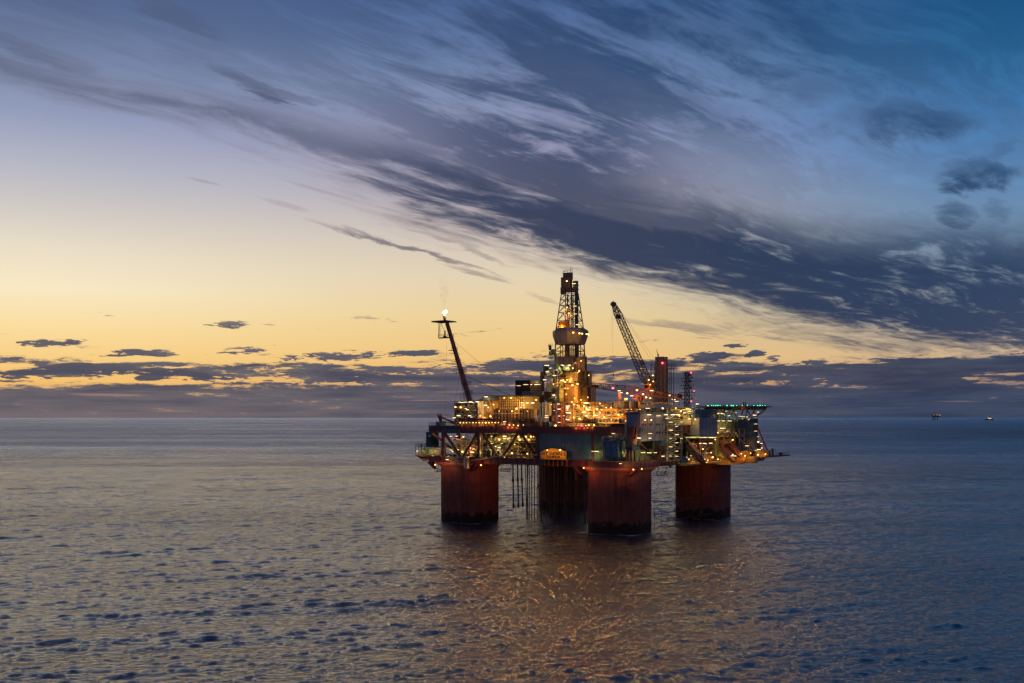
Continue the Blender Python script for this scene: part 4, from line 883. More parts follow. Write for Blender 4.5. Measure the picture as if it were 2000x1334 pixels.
# ivory drill floor building
IV = mat('ivory_wall', (.50, .33, .14), .55, rust=.3)
T = Thing('drill_floor_building', 'tall ivory lit building under the derrick with a bright corner column', 'building', (V(1120, 24), 28, D))
b = F3(1091, 1146, 727, 784, 25, 5); mb = MB(); mb.box(b[0], b[1], b[2], b[3], D, b[5]); mb.ribs(b[0]+.2, b[1]-.2, b[2], D, b[5]-.2, 11, .25, .14)
for k in range(1, 4): zz = D+(b[5]-D)*k/4; mb.box(b[0], b[1], b[2]-.16, b[2]-.003, zz-.08, zz+.08)
T.part('wall', mb, IV)
b2 = B3(1140, 1152, 1164, 754, 784, v0=26.5); mb = MB(); mb.box(b2[0], b2[1], b2[2], b2[3], D, b2[5]); mb.ribs(b2[0]+.2, b2[1]-.1, b2[2], D, b2[5], 5, .2, .12); T.part('side_wall', mb, IV)
b3 = F3(1141, 1156, 727, 756, 27, 1.6); mb = MB(); mb.box(b3[0], b3[1], b3[2], b3[3], b3[4]-1, b3[5]); mb.ribs(b3[0], b3[1], b3[2], b3[4], b3[5], 4, .2, .12); T.part('upper_side_wall', mb, IV)
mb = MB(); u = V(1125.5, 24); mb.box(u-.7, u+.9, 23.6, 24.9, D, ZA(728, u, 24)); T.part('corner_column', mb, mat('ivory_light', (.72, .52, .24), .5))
mb = MB(); u = V(1142, 23); mb.box(u-.9, u+1.6, 22.6, 24.6, D+1, ZA(756, u, 23)); mb.box(u-.4, u+1.0, 22.8, 24.4, ZA(756, u, 23), ZA(728, u, 23)); T.part('chute', mb, mat('dark_brown', (.05, .025, .015), .6))
mb = MB(); mb.box(b[0]-.3, b3[1]+.4, b[2]-.4, b[3], b[5], b[5]+.2); mb.rail([(b[0], b[2]-.3, b[5]+.2), (b3[1], b[2]-.3, b[5]+.2)], 1.1, 1.2, .07); T.part('roof', mb, BRN)
lamps(T, [(1096, 743, 'o', 350), (1100, 743, 'o'), (1104, 746, 'o', 300), (1099, 758.6, 'o', 350), (1104, 758.6, 'o'), (1109, 758.6, 'o', 350), (1134.7, 781, 'o', 900), (1106, 770, 'o', 150)], v=22.4)
lamps(T, [(1148, 776, 'o', 700), (1122, 778, 'o', 800), (1118, 752, 'o', 500), (1150, 733, 'o', 200)], v=20)
# equipment tower on the left of the derrick
T = equip('equipment_tower', 'dark stepped equipment tower with lamps on the left of the derrick base', V(1061, 20), V(1091, 20), 20, 28, D, ZA(712.5, V(1075, 20), 20), 31, [DRK, GRY, GRN, CRM, DRK], nves=6, npipe=14, ncab=10, floors=4, fine=150, frame=DRK,
    lk=[(19.5, [(1065, 713.5, 'w', 250), (1069, 713.8, 'w', 200), (1097.6, 713, 'w', 300), (1100, 714, 'w'), (1111.7, 713.2, 'w', 300), (1088.6, 722.6, 'p', 250), (1068.8, 726, 't', 200), (1064, 741.7, 'w', 250), (1083, 733.5, 't', 150), (1081.4, 771.6, 'w', 300), (1075, 719, 'n', 200), (1108, 719, 'n', 200), (1119, 719, 'y', 200), (1081, 750, 'y', 100)])])
for p0, p1, y0, y1, vv, m_ in ((1055, 1063, 727, 790, 20.5, DRK), (1061.5, 1071, 712.5, 735, 22, DRK), (1080, 1087, 735, 748, 19.5, mat('black_box', (.01, .01, .01), .5)), (1086, 1101, 758, 785, 19, GRN), (1066, 1084, 752, 765, 19.4, GRY), (1062, 1088, 765, 782, 21, BRN), (1100, 1121, 715, 723, 19.5, GRN)):
    b = F3(p0, p1, y0, y1, vv, 3); mb = MB(); mb.box(*b); mb.ribs(b[0]+.1, b[1]-.1, b[2], b[4], b[5], 3, .1, .08); mb.box(b[0]-.1, b[1]+.1, b[2]-.1, b[3], b[5], b[5]+.12); T.part('cabin', mb, m_)
# knuckle crane on the left of the derrick
T = Thing('knuckle_crane', 'small green knuckle crane with upright arm beside the derrick wind wall', 'crane', P(1097, 730, 20))
mb = MB(); mb.tube(P(1096, 730, 19), P(1088, 712, 19), .85, 10, .7); mb.tube(P(1088, 713, 19), P(1083.5, 687, 19), .7, 10, .5); T.part('arm', mb, mat('crane_green', (.10, .15, .06), .5))
mb = MB(); mb.lathe(P(1080.5, 687, 19), [(.3, -.9), (1.1, -.6), (1.1, .6), (.3, 1.0)], 12); T.part('joint', mb, MATS['crane_green'])
mb = MB(); q = P(1076, 694, 19); mb.box(q[0]-.5, q[0]+1.6, 18, 20, q[2], q[2]+.3); mb.box(q[0]-.5, q[0]-.1, 18.4, 19.6, q[2], q[2]+3.8); mb.tube(P(1073, 690, 19), P(1072.3, 674, 19), .22, 6); mb.bar(P(1072, 676, 19), P(1074, 672, 19), .1); mb.rail([(q[0]-.5, 18, q[2]+3.2), (q[0]+1.4, 18, q[2]+3.2)], 1, .8, .07); T.part('cab', mb, DRK)
lamps(T, [(1074, 685, 't', 50)], v=18.3)

# ================================================================== exhaust tower, cranes, mast
T = Thing('exhaust_tower', 'tall dark grey exhaust tower with a red light beside the raised crane boom', 'exhaust tower', (V(1292, 40), 42, D))
uo = V(1279.5, 38)
ET = mat('exhaust_cladding', (.15, .12, .12), .5, var=.3, rust=.3)
for p0, p1, y0, vv, d_ in ((1279.5, 1289, 697, 38, 1.0), (1287.5, 1297, 696.5, 37.6, 1.0), (1295.5, 1304, 697, 37.8, 1.0)):
    b = F3(p0, p1, y0, 800, vv, d_); mb = MB(); mb.box(b[0], b[1], b[2], b[3], D, b[5]); mb.box(b[0]-.12, b[1]+.12, b[2]-.12, b[3]+.1, b[5]-.5, b[5]-.2)
    for k in range(1, 9): zz = D+(b[5]-D)*k/9; mb.box(b[0]-.05, b[1]+.05, b[2]-.06, b[3]+.03, zz-.1, zz+.1)
    T.part('stack', mb, ET)
mb = MB()
for side, (pa, pb, yt) in enumerate(((1271.5, 1279, 711), (1304, 1308.5, 711))):
    ua, ub = V(pa, 38), V(pb, 38)
    for u in (ua, ub): mb.bar((u, 38, D), (u, 38, ZA(yt, u, 38)), .16); mb.bar((u, 41, D), (u, 41, ZA(yt, u, 38)), .16)
    for k in range(8):
        zz = ZA(yt+k*10.5, ua, 38); mb.bar((ua, 38, zz), (ub, 38, zz), .14); mb.bar((ua, 38, zz), (ub, 38, ZA(yt+(k+1)*10.5, ua, 38)), .1)
mb.rail([(V(1304, 37), 37, ZA(718.5, V(1304, 37), 37)), (V(1311, 37), 37, ZA(718.5, V(1304, 37), 37)), (V(1311, 37), 41, ZA(718.5, V(1304, 37), 37))], 1.8, 1, .09); zz = ZA(718.5, V(1304, 37), 37); mb.box(V(1304, 37), V(1311, 37), 37, 41, zz-.15, zz)
T.part('ladder_frame', mb, DRK)
mb = MB(); q = P(1285.5, 697, 39); mb.tube(q, (q[0]-.1, q[1], q[2]+1.2), .28, 6); mb.bar((q[0]-.1, q[1], q[2]+1.0), (q[0]-.6, q[1], q[2]+2.2), .16); mb.bar((q[0]-.6, q[1], q[2]+2), (q[0]-.3, q[1], q[2]+2.9), .12); T.part('vent', mb, DRK)
lamps(T, [(1293.7, 709, 'r', 60)], v=36.6)
T = Thing('pedestal_crane', 'offshore crane with its lattice boom raised high to the left of the exhaust tower', 'crane', P(1272, 770, 31))
q = P(1273, 800, 31); q1 = P(1273, 762, 31); mb = MB(); mb.tube((q[0], 31, D), q1, 1.3, 14); mb.lathe(q1, [(1.3, -.6), (2.0, 0), (2.0, .5)], 14); T.part('pedestal', mb, GAL)
mb = MB(); b = F3(1265.5, 1282, 736, 760, 31, 3.5); mb.box(b[0]+.6, b[1]-.4, b[2], b[3], b[4], b[4]+2.6); mb.box(b[0], b[1]-2, b[2]-.3, b[3]+.3, b[4]+.9, b[4]+2); T.part('machine_house', mb, mat('crane_yellow', (.45, .24, .03), .5, rust=.3))
mb = MB(); c0 = Vector(P(1266, 757, 29.5)); mb.box(c0.x-1, c0.x+.9, 28.6, 30.6, c0.z-1.2, c0.z+1.3); T.part('cab', mb, ORG); mb = MB(); mb.box(c0.x-1.03, c0.x+.6, 28.55, 28.6, c0.z-.2, c0.z+.9); T.part('window', mb, GLS)
mb = MB(); 
for s_ in (0, 2.6): mb.bar((b[1]-2.6, 31.2+s_, b[4]+2), (b[1]-.9, 31.4+s_, b[5]), .22); mb.bar((b[1]-.4, 31.2+s_, b[4]+2), (b[1]-.9, 31.4+s_, b[5]), .22)
mb.bar((b[1]-.9, 31.4, b[5]), (b[1]-.9, 34, b[5]), .25); T.part('gantry', mb, MATS['crane_yellow'])
pb0, pb1 = Vector(P(1267.5, 755, 30)), Vector(P(1199.5, 596, 30)); CB = mat('boom_steel', (.09, .06, .03), .55, rust=.3)
mb = MB(); d = (pb1-pb0); mb.lattice(pb0, pb0+d*.10, 1.2, 2.6, 2, .3, .16, Vector((0, 1, 0))); mb.lattice(pb0+d*.10, pb0+d*.90, 2.6, 2.0, 20, .26, .13, Vector((0, 1, 0))); mb.lattice(pb0+d*.90, pb1, 2.0, 1.1, 4, .26, .15, Vector((0, 1, 0))); T.part('boom', mb, CB)
mb = MB(); c = pb0+d*.87; mb.box(c.x-.9, c.x+.5, 29.4, 30.6, c.z-1.2, c.z+.4); mb.tube(pb1+Vector((-1.0, 0, .6)), pb1+Vector((.2, 0, -.2)), .55, 8); mb.tube((pb1.x-.3, 29.3, pb1.z+.4), (pb1.x-.3, 30.7, pb1.z+.4), .9, 12); mb.bar(pb1+Vector((-1.6, 0, 0)), pb1+Vector((-.8, 0, 1.2)), .15); mb.bar(pb1, pb1+Vector((-.3, 0, 1.7)), .14)
c = pb0+d*.28; mb.box(c.x+1, c.x+2.4, 29.3, 30.5, c.z-.5, c.z); mb.rail([(c.x+1, 29.3, c.z), (c.x+2.4, 29.3, c.z)], 1, .7, .08); T.part('boom_head', mb, DRK)
mb = MB(); mb.tube(pb1+Vector((1, 0, 0)), P(1277, 700, 32), .03, 4); mb.tube(pb1+Vector((1, .5, 0)), P(1279, 716, 32), .03, 4); mb.tube(P(1196.8, 597, 30), P(1196.8, 690, 30), .022, 4); mb.tube(P(1195.2, 600, 30), P(1195.2, 660, 30), .02, 4); T.part('hoist_rope', mb, DRK)
lamps(T, [(1267, 742, 'o', 120), (1275, 733, 'o', 100), (1270, 751, 'o', 200), (1276, 745, 'y', 150)], v=28.5)
T = Thing('deck_crane', 'red lit crane with its lattice boom lowered flat behind the drilling building', 'crane', P(1250, 790, 22))
q = P(1250, 790, 22); mb = MB(); mb.tube((q[0], 22, D), (q[0], 22, ZA(776, q[0], 22)), 1.4, 14); T.part('pedestal', mb, RED)
mb = MB(); b = F3(1236, 1262, 768, 785, 21, 3.5); mb.box(b[0]+1, b[1]-1.2, b[2], b[3], b[4]+.8, b[5]-.8); mb.box(b[0], b[1], b[2]-.2, b[3]+.2, b[4]+1, b[4]+1.4); mb.rail([(b[0], b[2]-.2, b[4]+1.4), (b[1], b[2]-.2, b[4]+1.4)], 1.1, 1, .1)
for k in range(5): mb.bar((b[0]+k*1.1, b[2], b[4]), (b[0]+k*1.1+.6, b[2], b[5]), .14)
T.part('machine_house', mb, mat('crane_red', (.36, .035, .02), .5, rust=.3))
CR = MATS['crane_red']
t0, t1, t2 = Vector(P(1330, 777, 23)), Vector(P(1225, 760.5, 23)), Vector(P(1106, 746, 21))
mb = MB(); mb.lattice(t0, t1, 1.3, 2.4, 12, .26, .13); T.part('boom', mb, CR)
mb = MB(); mb.lattice(t1, t2, 2.4, 1.2, 15, .22, .12); T.part('boom', mb, mat('boom_dark', (.05, .025, .02), .6))
mb = MB(); c = Vector(P(1327, 775, 22.5)); mb.lathe(c, [(.4, -1), (1.1, -.6), (1.1, .7), (.3, 1.1)], 12); T.part('hook_block', mb, CR)
mb = MB(); mb.tube(P(1149, 709, 24), P(1262, 750, 23), .045, 4); mb.tube(P(1149, 712, 24), P(1262, 756, 23), .045, 4); mb.tube(P(1198, 727, 24), P(1198, 740, 24), .05, 4); mb.tube(P(1198, 730, 24), P(1198, 736, 24), .2, 6); T.part('hoist_rope', mb, DRK)
mb = MB(); b = F3(1155, 1169, 748, 757, 21.5, 2.5); mb.box(b[0], b[1], b[2], b[3], b[4], b[5]-.6); mb.rail([(b[0], b[2], b[5]-.6), (b[1], b[2], b[5]-.6)], 1, 1, .08); T.part('winch_platform', mb, mat('boom_dark', 0))
lamps(T, [(1234, 773, 'w', 500), (1272.6, 763, 'w', 250), (1244, 762, 'o', 250), (1256, 770, 'o', 200), (1225, 768, 'o', 120), (1197, 758, 'r', 30), (1262, 776, 'o', 150)], v=19.5)
lamps(T, [(1108, 742, 'o', 300), (1113, 744.5, 'o'), (1128, 750, 'o')], v=18.5)
T = Thing('lamp_post', 'short red post carrying two bright floodlights in front of the lowered crane', 'lamp post', P(1210, 783, 16)); q = P(1210, 784, 16); q1 = P(1210.5, 766, 16); mb = MB(); mb.tube((q[0], 16, D), q1, .55, 8); mb.bar((q1[0]-.4, 16, q1[2]), (q1[0]+1.2, 16, q1[2]), .2); T.part('post', mb, mat('post_orange', (.40, .09, .03), .5))
lamps(T, [(1209.3, 763.2, 'w', 400), (1213.8, 766.6, 'w', 250)], v=15.4)
def mast_part(): pass
T = Thing('radio_mast', 'dark lattice radio mast with tiers of antennas rising left of the helideck', 'radio mast', P(1342, 800, 44)); vm = 44; um_ = V(1342, vm)
zz0, zz1 = ZA(802, um_, vm), ZA(727, um_, vm); mb = MB(); mb.lattice((um_, vm, zz0), (um_, vm, zz1), 1.7, 1.0, 14, .2, .13, Vector((0, 1, 0))); mb.bar((um_, vm, zz1), (um_, vm, zz1+.8), .12); T.part('lattice', mb, DRK)
rm = random.Random(4)
for py, w in ((729, 1.7), (734, 1.6), (739, 2.3), (746, 1.8), (753, 2.6), (759, 2.0), (766.5, 3.0), (773, 1.9), (780, 2.5), (787, 1.8)):
    mb = MB(); zz = ZA(py, um_, vm); mb.bar((um_-w, vm, zz), (um_+w, vm, zz), .18); mb.bar((um_, vm-w*.7, zz), (um_, vm+w*.7, zz), .18)
    for s_ in (-1, -.6, .6, 1): h = rm.uniform(.3, .9); mb.bar((um_+s_*w, vm, zz-h*.4), (um_+s_*w, vm, zz+h*.7), .15)
    if rm.random() < .5: mb.lathe((um_+w*.8, vm, zz+.1), [(.1, 0), (.32, .15), (.3, .5), (.08, .7)], 8)
    T.part('antenna_tier', mb, DRK)
lamps(T, [(1349.5, 727.5, 'r', 8), (1355.8, 763.5, 'r', 8), (1350, 784, 'r', 30)], v=vm-.5)
mb = MB(); q = P(1355.8, 765, vm-.5); mb.bar(q, (q[0], q[1], zz0), .05); mb.bar((um_+.7, vm-.4, ZA(729, um_, vm)), P(1349.5, 728.5, vm-.5), .08); q = P(1363.5, 765, vm); mb.bar(q, (q[0], q[1], zz0), .04); T.part('whip_aerial', mb, DRK)

# ================================================================== middle of the upper deck
T = Thing('scaffold_stair', 'red lit scaffold stair tower left of the midship equipment', 'stair tower', (V(1097, -7), -6, D))
ua, ub = V(1086, -7.5), V(1109.5, -7.5); zt_ = ZA(787, ua, -7.5); mb = MB()
for u in (ua, ub): 
    for v in (-7.5, -4.5): mb.bar((u, v, D), (u, v, zt_), .42 if u == ua else .2)
for k in range(5): zz = D+(zt_-D)*k/4.0; mb.bar((ua, -7.5, zz), (ub, -7.5, zz), .14); mb.bar((ua, -4.5, zz), (ub, -4.5, zz), .14)
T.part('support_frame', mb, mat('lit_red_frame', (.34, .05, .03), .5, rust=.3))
for k in range(4): zz = D+(zt_-D)*k/4.0; mb = MB(); mb.box(ua, ub, -7.4, -4.6, zz-.1, zz+.01); mb.rail([(ua, -7.5, zz), (ub, -7.5, zz)], 1.1, 1.2, .07); mb.bar((ua+.5, -7, zz), (ub-.5, -7, zz+(zt_-D)/4), .25); T.part('flight', mb, MATS['lit_red_frame'])
lamps(T, [(1091, 789, 'w', 100), (1092, 799, 'w', 80), (1092, 812.5, 'w', 80), (1092.3, 825, 'w', 100), (1109, 793, 'p', 60), (1108, 796.5, 'o', 60), (1109, 806, 'p', 60), (1109, 819.6, 'p', 60), (1085, 831, 'o', 100)], v=-8)
T = equip('process_module', 'bright golden tangle of pipes and vessels in the middle of the upper deck', V(1100, 0), V(1160, 0), 0, 12, D, ZA(786, V(1130, 0), 0), 41, [YEL, CRM, YEL, GAL, CRM], nves=9, npipe=26, ncab=6, floors=2, fine=260, frame=YEL,
    lk=[(-.6, [(1135, 781, 'o', 500), (1145, 787, 'w', 400), (1145, 797, 'o', 500), (1140.7, 805, 'w', 250), (1145, 812, 'w', 350), (1121, 790, 'o', 350), (1117, 785, 'y', 350), (1128, 792, 'y', 200), (1141, 793, 'o', 250), (1103, 812, 't'), (1113, 806, 'y', 500), (1120, 815, 'y', 350), (1132, 818, 'o', 350), (1148, 800, 'w', 200), (1152, 796, 'y', 250), (1108, 800, 'y', 300)])])
T = equip('process_module', 'amber lit low module with a row of orange floodlights right of the derrick', V(1161, 1), V(1232, 1), 1, 14, D, ZA(799, V(1190, 1), 1), 42, [YEL, CRM, mat('amber_tan', (.40, .22, .06), .55), GRN], nves=8, npipe=24, ncab=7, floors=1, fine=240, frame=YEL,
    lk=[(.2, [(1160, 804.5, 'y', 350), (1164, 811, 'w', 300), (1166, 799, 'o', 500), (1163, 811.5, 'w'), (1184, 796, 'o', 600), (1193.5, 796, 'o', 600), (1208, 810, 'o', 500), (1208.5, 818, 't', 80), (1212.5, 818, 't'), (1215, 810, 'o', 150), (1222, 810.5, 'o', 150), (1229, 810.5, 'o', 150), (1180, 815, 'y', 450), (1194, 820, 'y', 350), (1172, 806, 'y', 350)])])
T = Thing('storage_shed', 'long cream panelled shed roofed flat in front of the lowered crane', 'building', (V(1220, 8), 10, D+6))
b = B3(1198, 1254, 1258, 783.5, 797, v0=8)
seg = [(1198.5, 1219, CRM), (1219.3, 1229, BRN), (1229.3, 1237, mat('cream_bright', (.70, .50, .22), .5)), (1237.3, 1246, BRN), (1246.3, 1256, mat('amber_wall', (.66, .36, .07), .5))]
for p0, p1, m_ in seg: q = F3(p0, p1, 783.5, 797.5, 8, 5); mb = MB(); mb.box(*q); T.part('wall_panel', mb, m_)
mb = MB(); mb.box(UA(1160, 9), UA(1196, 9), 8.5, 15, ZA(797, UA(1180, 9), 9), ZA(787, UA(1180, 9), 9)); T.part('wall_panel', mb, CRM)
mb = MB(); zz = ZA(783, UA(1180, 9), 9); mb.box(UA(1160, 8), UA(1196, 8), 8, 14, zz-1.2, zz-1.0); mb.rail([(UA(1165, 8), 8, zz-1), (UA(1193, 8), 8, zz-1)], 1.0, 1.0, .1); T.part('railing', mb, RED)
mb = MB(); zz = ZA(797.5, b[0], 8); mb.box(b[0], b[1]+1, 7.4, 13, zz-1.0, zz-.05); T.part('floor_beam', mb, DRK)
for px in (1203, 1220, 1238, 1252): mb = MB(); u = V(px, 8); mb.bar((u, 8, D), (u, 8, zz-.9), .4); T.part('post', mb, YEL)
q = F3(1218.5, 1226, 775.5, 783.3, 10, 2); mb = MB(); mb.box(*q); T.part('lantern_box', mb, mat('lantern', (.5, .4, .2), .5))
lamps(T, [(1220.5, 779, 'o', 80), (1224, 779, 'o', 80)], v=9.6)
lamps(T, [(1204, 801, 'o', 300), (1250, 799.5, 'o', 500), (1233, 799, 'y', 300), (1175, 800, 'o', 400), (1172, 788, 'y', 200)], v=5.8)
T = equip('process_module', 'golden framed module between the shed and the white quarters', V(1214, -3), V(1248, -3), -3, 8, D-.5, ZA(803, V(1230, -3), -3), 43, [YEL, CRM, ORG, GRN], nves=4, npipe=16, ncab=4, floors=1, fine=120, frame=YEL,
    lk=[(-3.5, [(1244, 810, 'o', 450), (1232, 811, 'y', 120), (1222, 822, 'y', 120), (1240, 825, 'o', 120)])])
T = Thing('gangway_boat', 'dark boat shaped gangway cradle on the front deck edge amid golden lamps', 'gangway', (V(1142, -9), -9, D))
mb = MB(); c0, c1 = Vector(P(1111, 824.5, -9)), Vector(P(1172, 827, -9)); mb.box(c0.x, c1.x-1.5, -10, -8, c0.z-.25, c0.z+.1); mb.add([(c1.x-1.5, -10, c0.z+.1), (c1.x-1.5, -8, c0.z+.1), (c1.x+.3, -9.4, c0.z-1.2), (c1.x+.3, -8.6, c0.z-1.2), (c1.x-2.5, -10, c0.z-.8), (c1.x-2.5, -8, c0.z-.8)], [(0,1,3,2), (0,2,4), (1,5,3), (2,3,5,4), (0,4,5,1)])
T.part('deck', mb, mat('dark_boat', (.02, .022, .035), .5)); mb = MB(); rr = random.Random(6)
for k in range(26): u = V(1139+k*1.1, -9); mb.bar((u, -9, c0.z), (u+rr.uniform(-.1, .1), -9, c0.z+rr.uniform(.8, 1.9)), .13)
T.part('stanchions', mb, DRK); mb = MB()
for k in range(6): u = V(1116+k*8, -9); mb.bar((u, -9, D), (u+.5, -9, c0.z-.2), .14)
T.part('support', mb, YEL)
lamps(T, [(1121, 826, 't', 50), (1135.5, 831, 'r', 90), (1150, 830, 'o', 90), (1160, 830, 'o', 80), (1128, 831, 'y', 80), (1144, 831, 'y', 60)], v=-9.9)
mb = MB(); mb.rail([(V(1112, -10.6), -10.6, D), (V(1180, -10.6), -10.6, D)], 1.1, 1, .1); T.part('railing', mb, YEL)
# containers and boxes on the front edge
def container(p0, p1, y0, y1, v, m_, label, name='container', d=2.4):
    b = F3(p0, p1, y0, y1, v, d); T = Thing(name, label, 'container', ((b[0]+b[1])/2, v+d/2, b[4]), 'containers on the upper deck')
    mb = MB(); mb.box(b[0]+.05, b[1]-.05, v+.05, v+d, b[4]+.1, b[5]-.05); mb.ribs(b[0]+.25, b[1]-.25, v+.05, b[4]+.25, b[5]-.2, max(3, int((b[1]-b[0])/.35)), .12, .05); T.part('body', mb, m_)
    mb = MB()
    for u in (b[0], b[1]-.12): 
        for vv in (v, v+d-.1): mb.box(u, u+.12, vv, vv+.12, b[4], b[5])
    for zz in (b[4], b[5]-.12): mb.box(b[0]+.12, b[1]-.12, v, v+.12, zz, zz+.12)
    T.part('corner_frame', mb, m_); return T
container(1058, 1080, 824, 833.5, -9.3, mat('container_blue', (.03, .08, .16), .5, rust=.2), 'dark blue container by the scaffold stair on the deck edge')
container(1046, 1057, 823, 832.5, -9.0, mat('container_rust', (.16, .05, .03), .6, rust=.4), 'rust brown container left of the dark blue container')
container(1036, 1045.5, 821.5, 832, -7.0, mat('container_navy', (.03, .045, .10), .5), 'navy blue container in front of the last ribs of the hall', )
container(1194, 1232, 827, 838, -8.5, mat('container_dred', (.085, .018, .014), .6, rust=.4), 'long dull red container left of the white quarters')
container(1208, 1218, 817.5, 826.5, -8, mat('container_lilac', (.16, .15, .22), .5), 'small pale grey container standing behind the long red one')
container(1232, 1246, 838, 848, -9, mat('container_dred', 0), 'short dull red container beside the thin orange tripod')
container(1072, 1084, 812, 824, -3, BRN, 'brown container at the foot of the cream silos')
container(1181, 1193, 832, 838.5, -9.4, mat('container_brown', (.10, .05, .04), .6), 'small brown container at the left end of the long red one')
# louvred cooler unit hung on the front
T = Thing('cooler_unit', 'blue louvred cooler unit hung on the grey wall near the front corner', 'cooler', (V(1197, -14), -12.6, ZL1))
b = F3(1181, 1214, 863, 893.5, -13.8, 2.5); mb = MB(); mb.box(b[0], b[1], b[2]+.3, b[3], b[4], b[5]); mb.box(b[0]-.1, b[0]+.25, b[2]-.05, b[3], b[4]-.2, b[5]+.2); mb.box(b[1]-.25, b[1]+.1, b[2]-.05, b[3], b[4]-.2, b[5]+.2); mb.box((b[0]+b[1])/2-.2, (b[0]+b[1])/2+.2, b[2], b[3], b[4], b[5]); mb.box(b[0]-.5, b[1]+.5, b[2]-.2, b[3], b[5], b[5]+.25); T.part('housing', mb, mat('cooler_blue', (.09, .14, .21), .45))
for k in range(8):
    zz = b[4]+.35+(b[5]-b[4]-.5)*k/8; mb = MB()
    for x0, x1 in ((b[0]+.3, (b[0]+b[1])/2-.25), ((b[0]+b[1])/2+.25, b[1]-.3)): mb.add([(x0, b[2]-.05, zz), (x1, b[2]-.05, zz), (x1, b[2]+.28, zz+.38), (x0, b[2]+.28, zz+.38), (x0, b[2]-.05, zz+.05), (x1, b[2]-.05, zz+.05), (x1, b[2]+.28, zz+.43), (x0, b[2]+.28, zz+.43)], [(0,1,5,4), (1,2,6,5), (4,5,6,7), (3,0,4,7), (0,3,2,1)])
    T.part('louvre', mb, mat('louvre_blue', (.20, .28, .38), .4))
mb = MB(); q = [P(1177, 870, -13), P(1177, 858, -13), P(1181, 853.5, -13), P(1190, 853.5, -13)]; mb.path(q, .38, 8); mb.tube(P(1195, 862, -13), P(1195, 852, -13), .32, 8); mb.tube(P(1218, 893, -12.6), P(1218, 862, -12.6), .55, 10); mb.path([P(1213, 858, -12.6), P(1222, 850, -12.6), P(1222, 826, -11.8)], .3, 8); T.part('duct', mb, GAL)
T = Thing('davit_post', 'thin orange tripod davit standing at the front corner of the deck', 'davit', P(1244, 862, -10)); mb = MB()
for a, b in (((1242, 858), (1246, 814)), ((1237, 852), (1241, 826)), ((1246, 840), (1256, 812)), ((1244, 843), (1252, 855)), ((1258, 855), (1262, 843))): mb.tube(P(*a, -10), P(*b, -10), .13, 6)
mb.bar(P(1241, 868, -10), P(1241, 858, -10), .9); mb.bar(P(1246, 813, -10), P(1257, 812, -10), .15); T.part('leg', mb, mat('lit_orange', (.62, .22, .04), .5))
lamps(T, [(1248, 855.5, 'w', 350)], v=-11)
# corner platform
T = Thing('corner_platform', 'navy railed platform jutting out at the right front corner above the lit recess', 'platform', (UF, -5, ZA(873, UF, -5)))
vA, vB_ = VA(1240, UF+5)-6, VA(1300, UF+5); zz = ZA(871.5, UF, -5); mb = MB(); u_a, u_b = V(1226, -12), UF+1.5; mb.box(u_a, u_b, -13.5, vA+16, zz-1.0, zz); mb.ribs(u_a, u_b, -13.5, zz-1, zz, 16, .12, .1); T.part('floor', mb, mat('navy_steel', (.03, .05, .09), .5))
mb = MB(); mb.rail([(u_a, -13.4, zz), (u_b, -13.4, zz), (u_b, vA+16, zz)], 1.3, .7, .09); T.part('railing', mb, mat('blue_rail', (.08, .12, .18), .5))
b = B3(1272, 1292, 1297, 857, 870, u1=UF+1); mb = MB(); mb.box(b[0]+2, b[1], b[2], b[3]+2, zz, b[5]); T.part('cabinet', mb, mat('cabinet_blue', (.06, .16, .24), .5))
mb = MB(); u = UF-.7; mb.tube((u, -12.6, ZL1), (u, -12.6, zz-1), .7, 12); T.part('pillar', mb, RED)
lamps(T, [(1269.5, 855.8, 'w', 350), (1256, 884, 'n', 350), (1268, 884.4, 'n', 350), (1295, 891, 'w', 200), (1280, 884, 'n', 200)], u=UF+2)
b = B3(1239, 1242, 1282, 884, 901, u1=UF-.5); mb = MB(); mb.box(UF-4, UF-1.4, b[2]+1, b[3], ZL1-.4, ZL1+3.6); mb.ribsv(b[2]+1, b[3], UF-1.4, ZL1-.3, ZL1+3.5, 12, .15, .1); T.part('store_wall', mb, GRN)
for k in range(4): mb = MB(); v = b[2]+1+k*4.3; mb.bar((UF+.1, v, ZL1), (UF+.1, v+2.1, ZL1+4), .2); mb.bar((UF+.1, v+4.3, ZL1), (UF+.1, v+2.1, ZL1+4), .2); T.part('brace', mb, RED)

# ================================================================== living quarters and right side
T = Thing('living_quarters', 'white accommodation block with rows of small round windows behind the corner platform', 'building', (UF-8, 12, D-4))
uq = UF+1.2; v0, v1 = VA(1249, uq), VA(1299, uq); z0, z1 = ZA(862, uq, v0), ZA(808, uq, v0)
mb = MB(); mb.box(uq-5, uq, v0, v1, z0, z1); mb.ribsv(v0+.2, v1-.2, uq, z0, z1, 5, .12, .08); mb.ribs(uq-4.8, uq-.2, v0, z0, z1, 3, .12, .08); wl = T.part('wall', mb, mat('quarters_grey_white', (.24, .24, .32), .5, rust=.25))
mb = MB(); mb.box(uq-5.3, uq+.4, v0-.4, v1+.4, z1+.01, z1+.5); mb.rail([(uq-5, v0-.3, z1+.5), (uq+.3, v0-.3, z1+.5), (uq+.3, v1, z1+.5)], 1.1, 1.3, .08); T.part('roof', mb, NAV)
for px in (1256, 1260.5, 1269.5, 1273.5, 1283, 1287.5, 1294):
    for i, py in enumerate((829, 845)):
        if (px, i) in ((1256, 1),): continue
        c = Q(px, py, uq+.03); mb = MB(); mb.tube((uq, c[1], c[2]), (uq+.1, c[1], c[2]), .48, 12); fr = T.part('window', mb, GRY); mb = MB(); mb.tube((uq+.1, c[1], c[2]), (uq+.13, c[1], c[2]), .36, 12)
        T.part('pane', mb, GLS, fr)
mb = MB(); mb.tube(Q(1265.5, 862, uq+.3), Q(1265.5, 815, uq+.3), .14, 6)
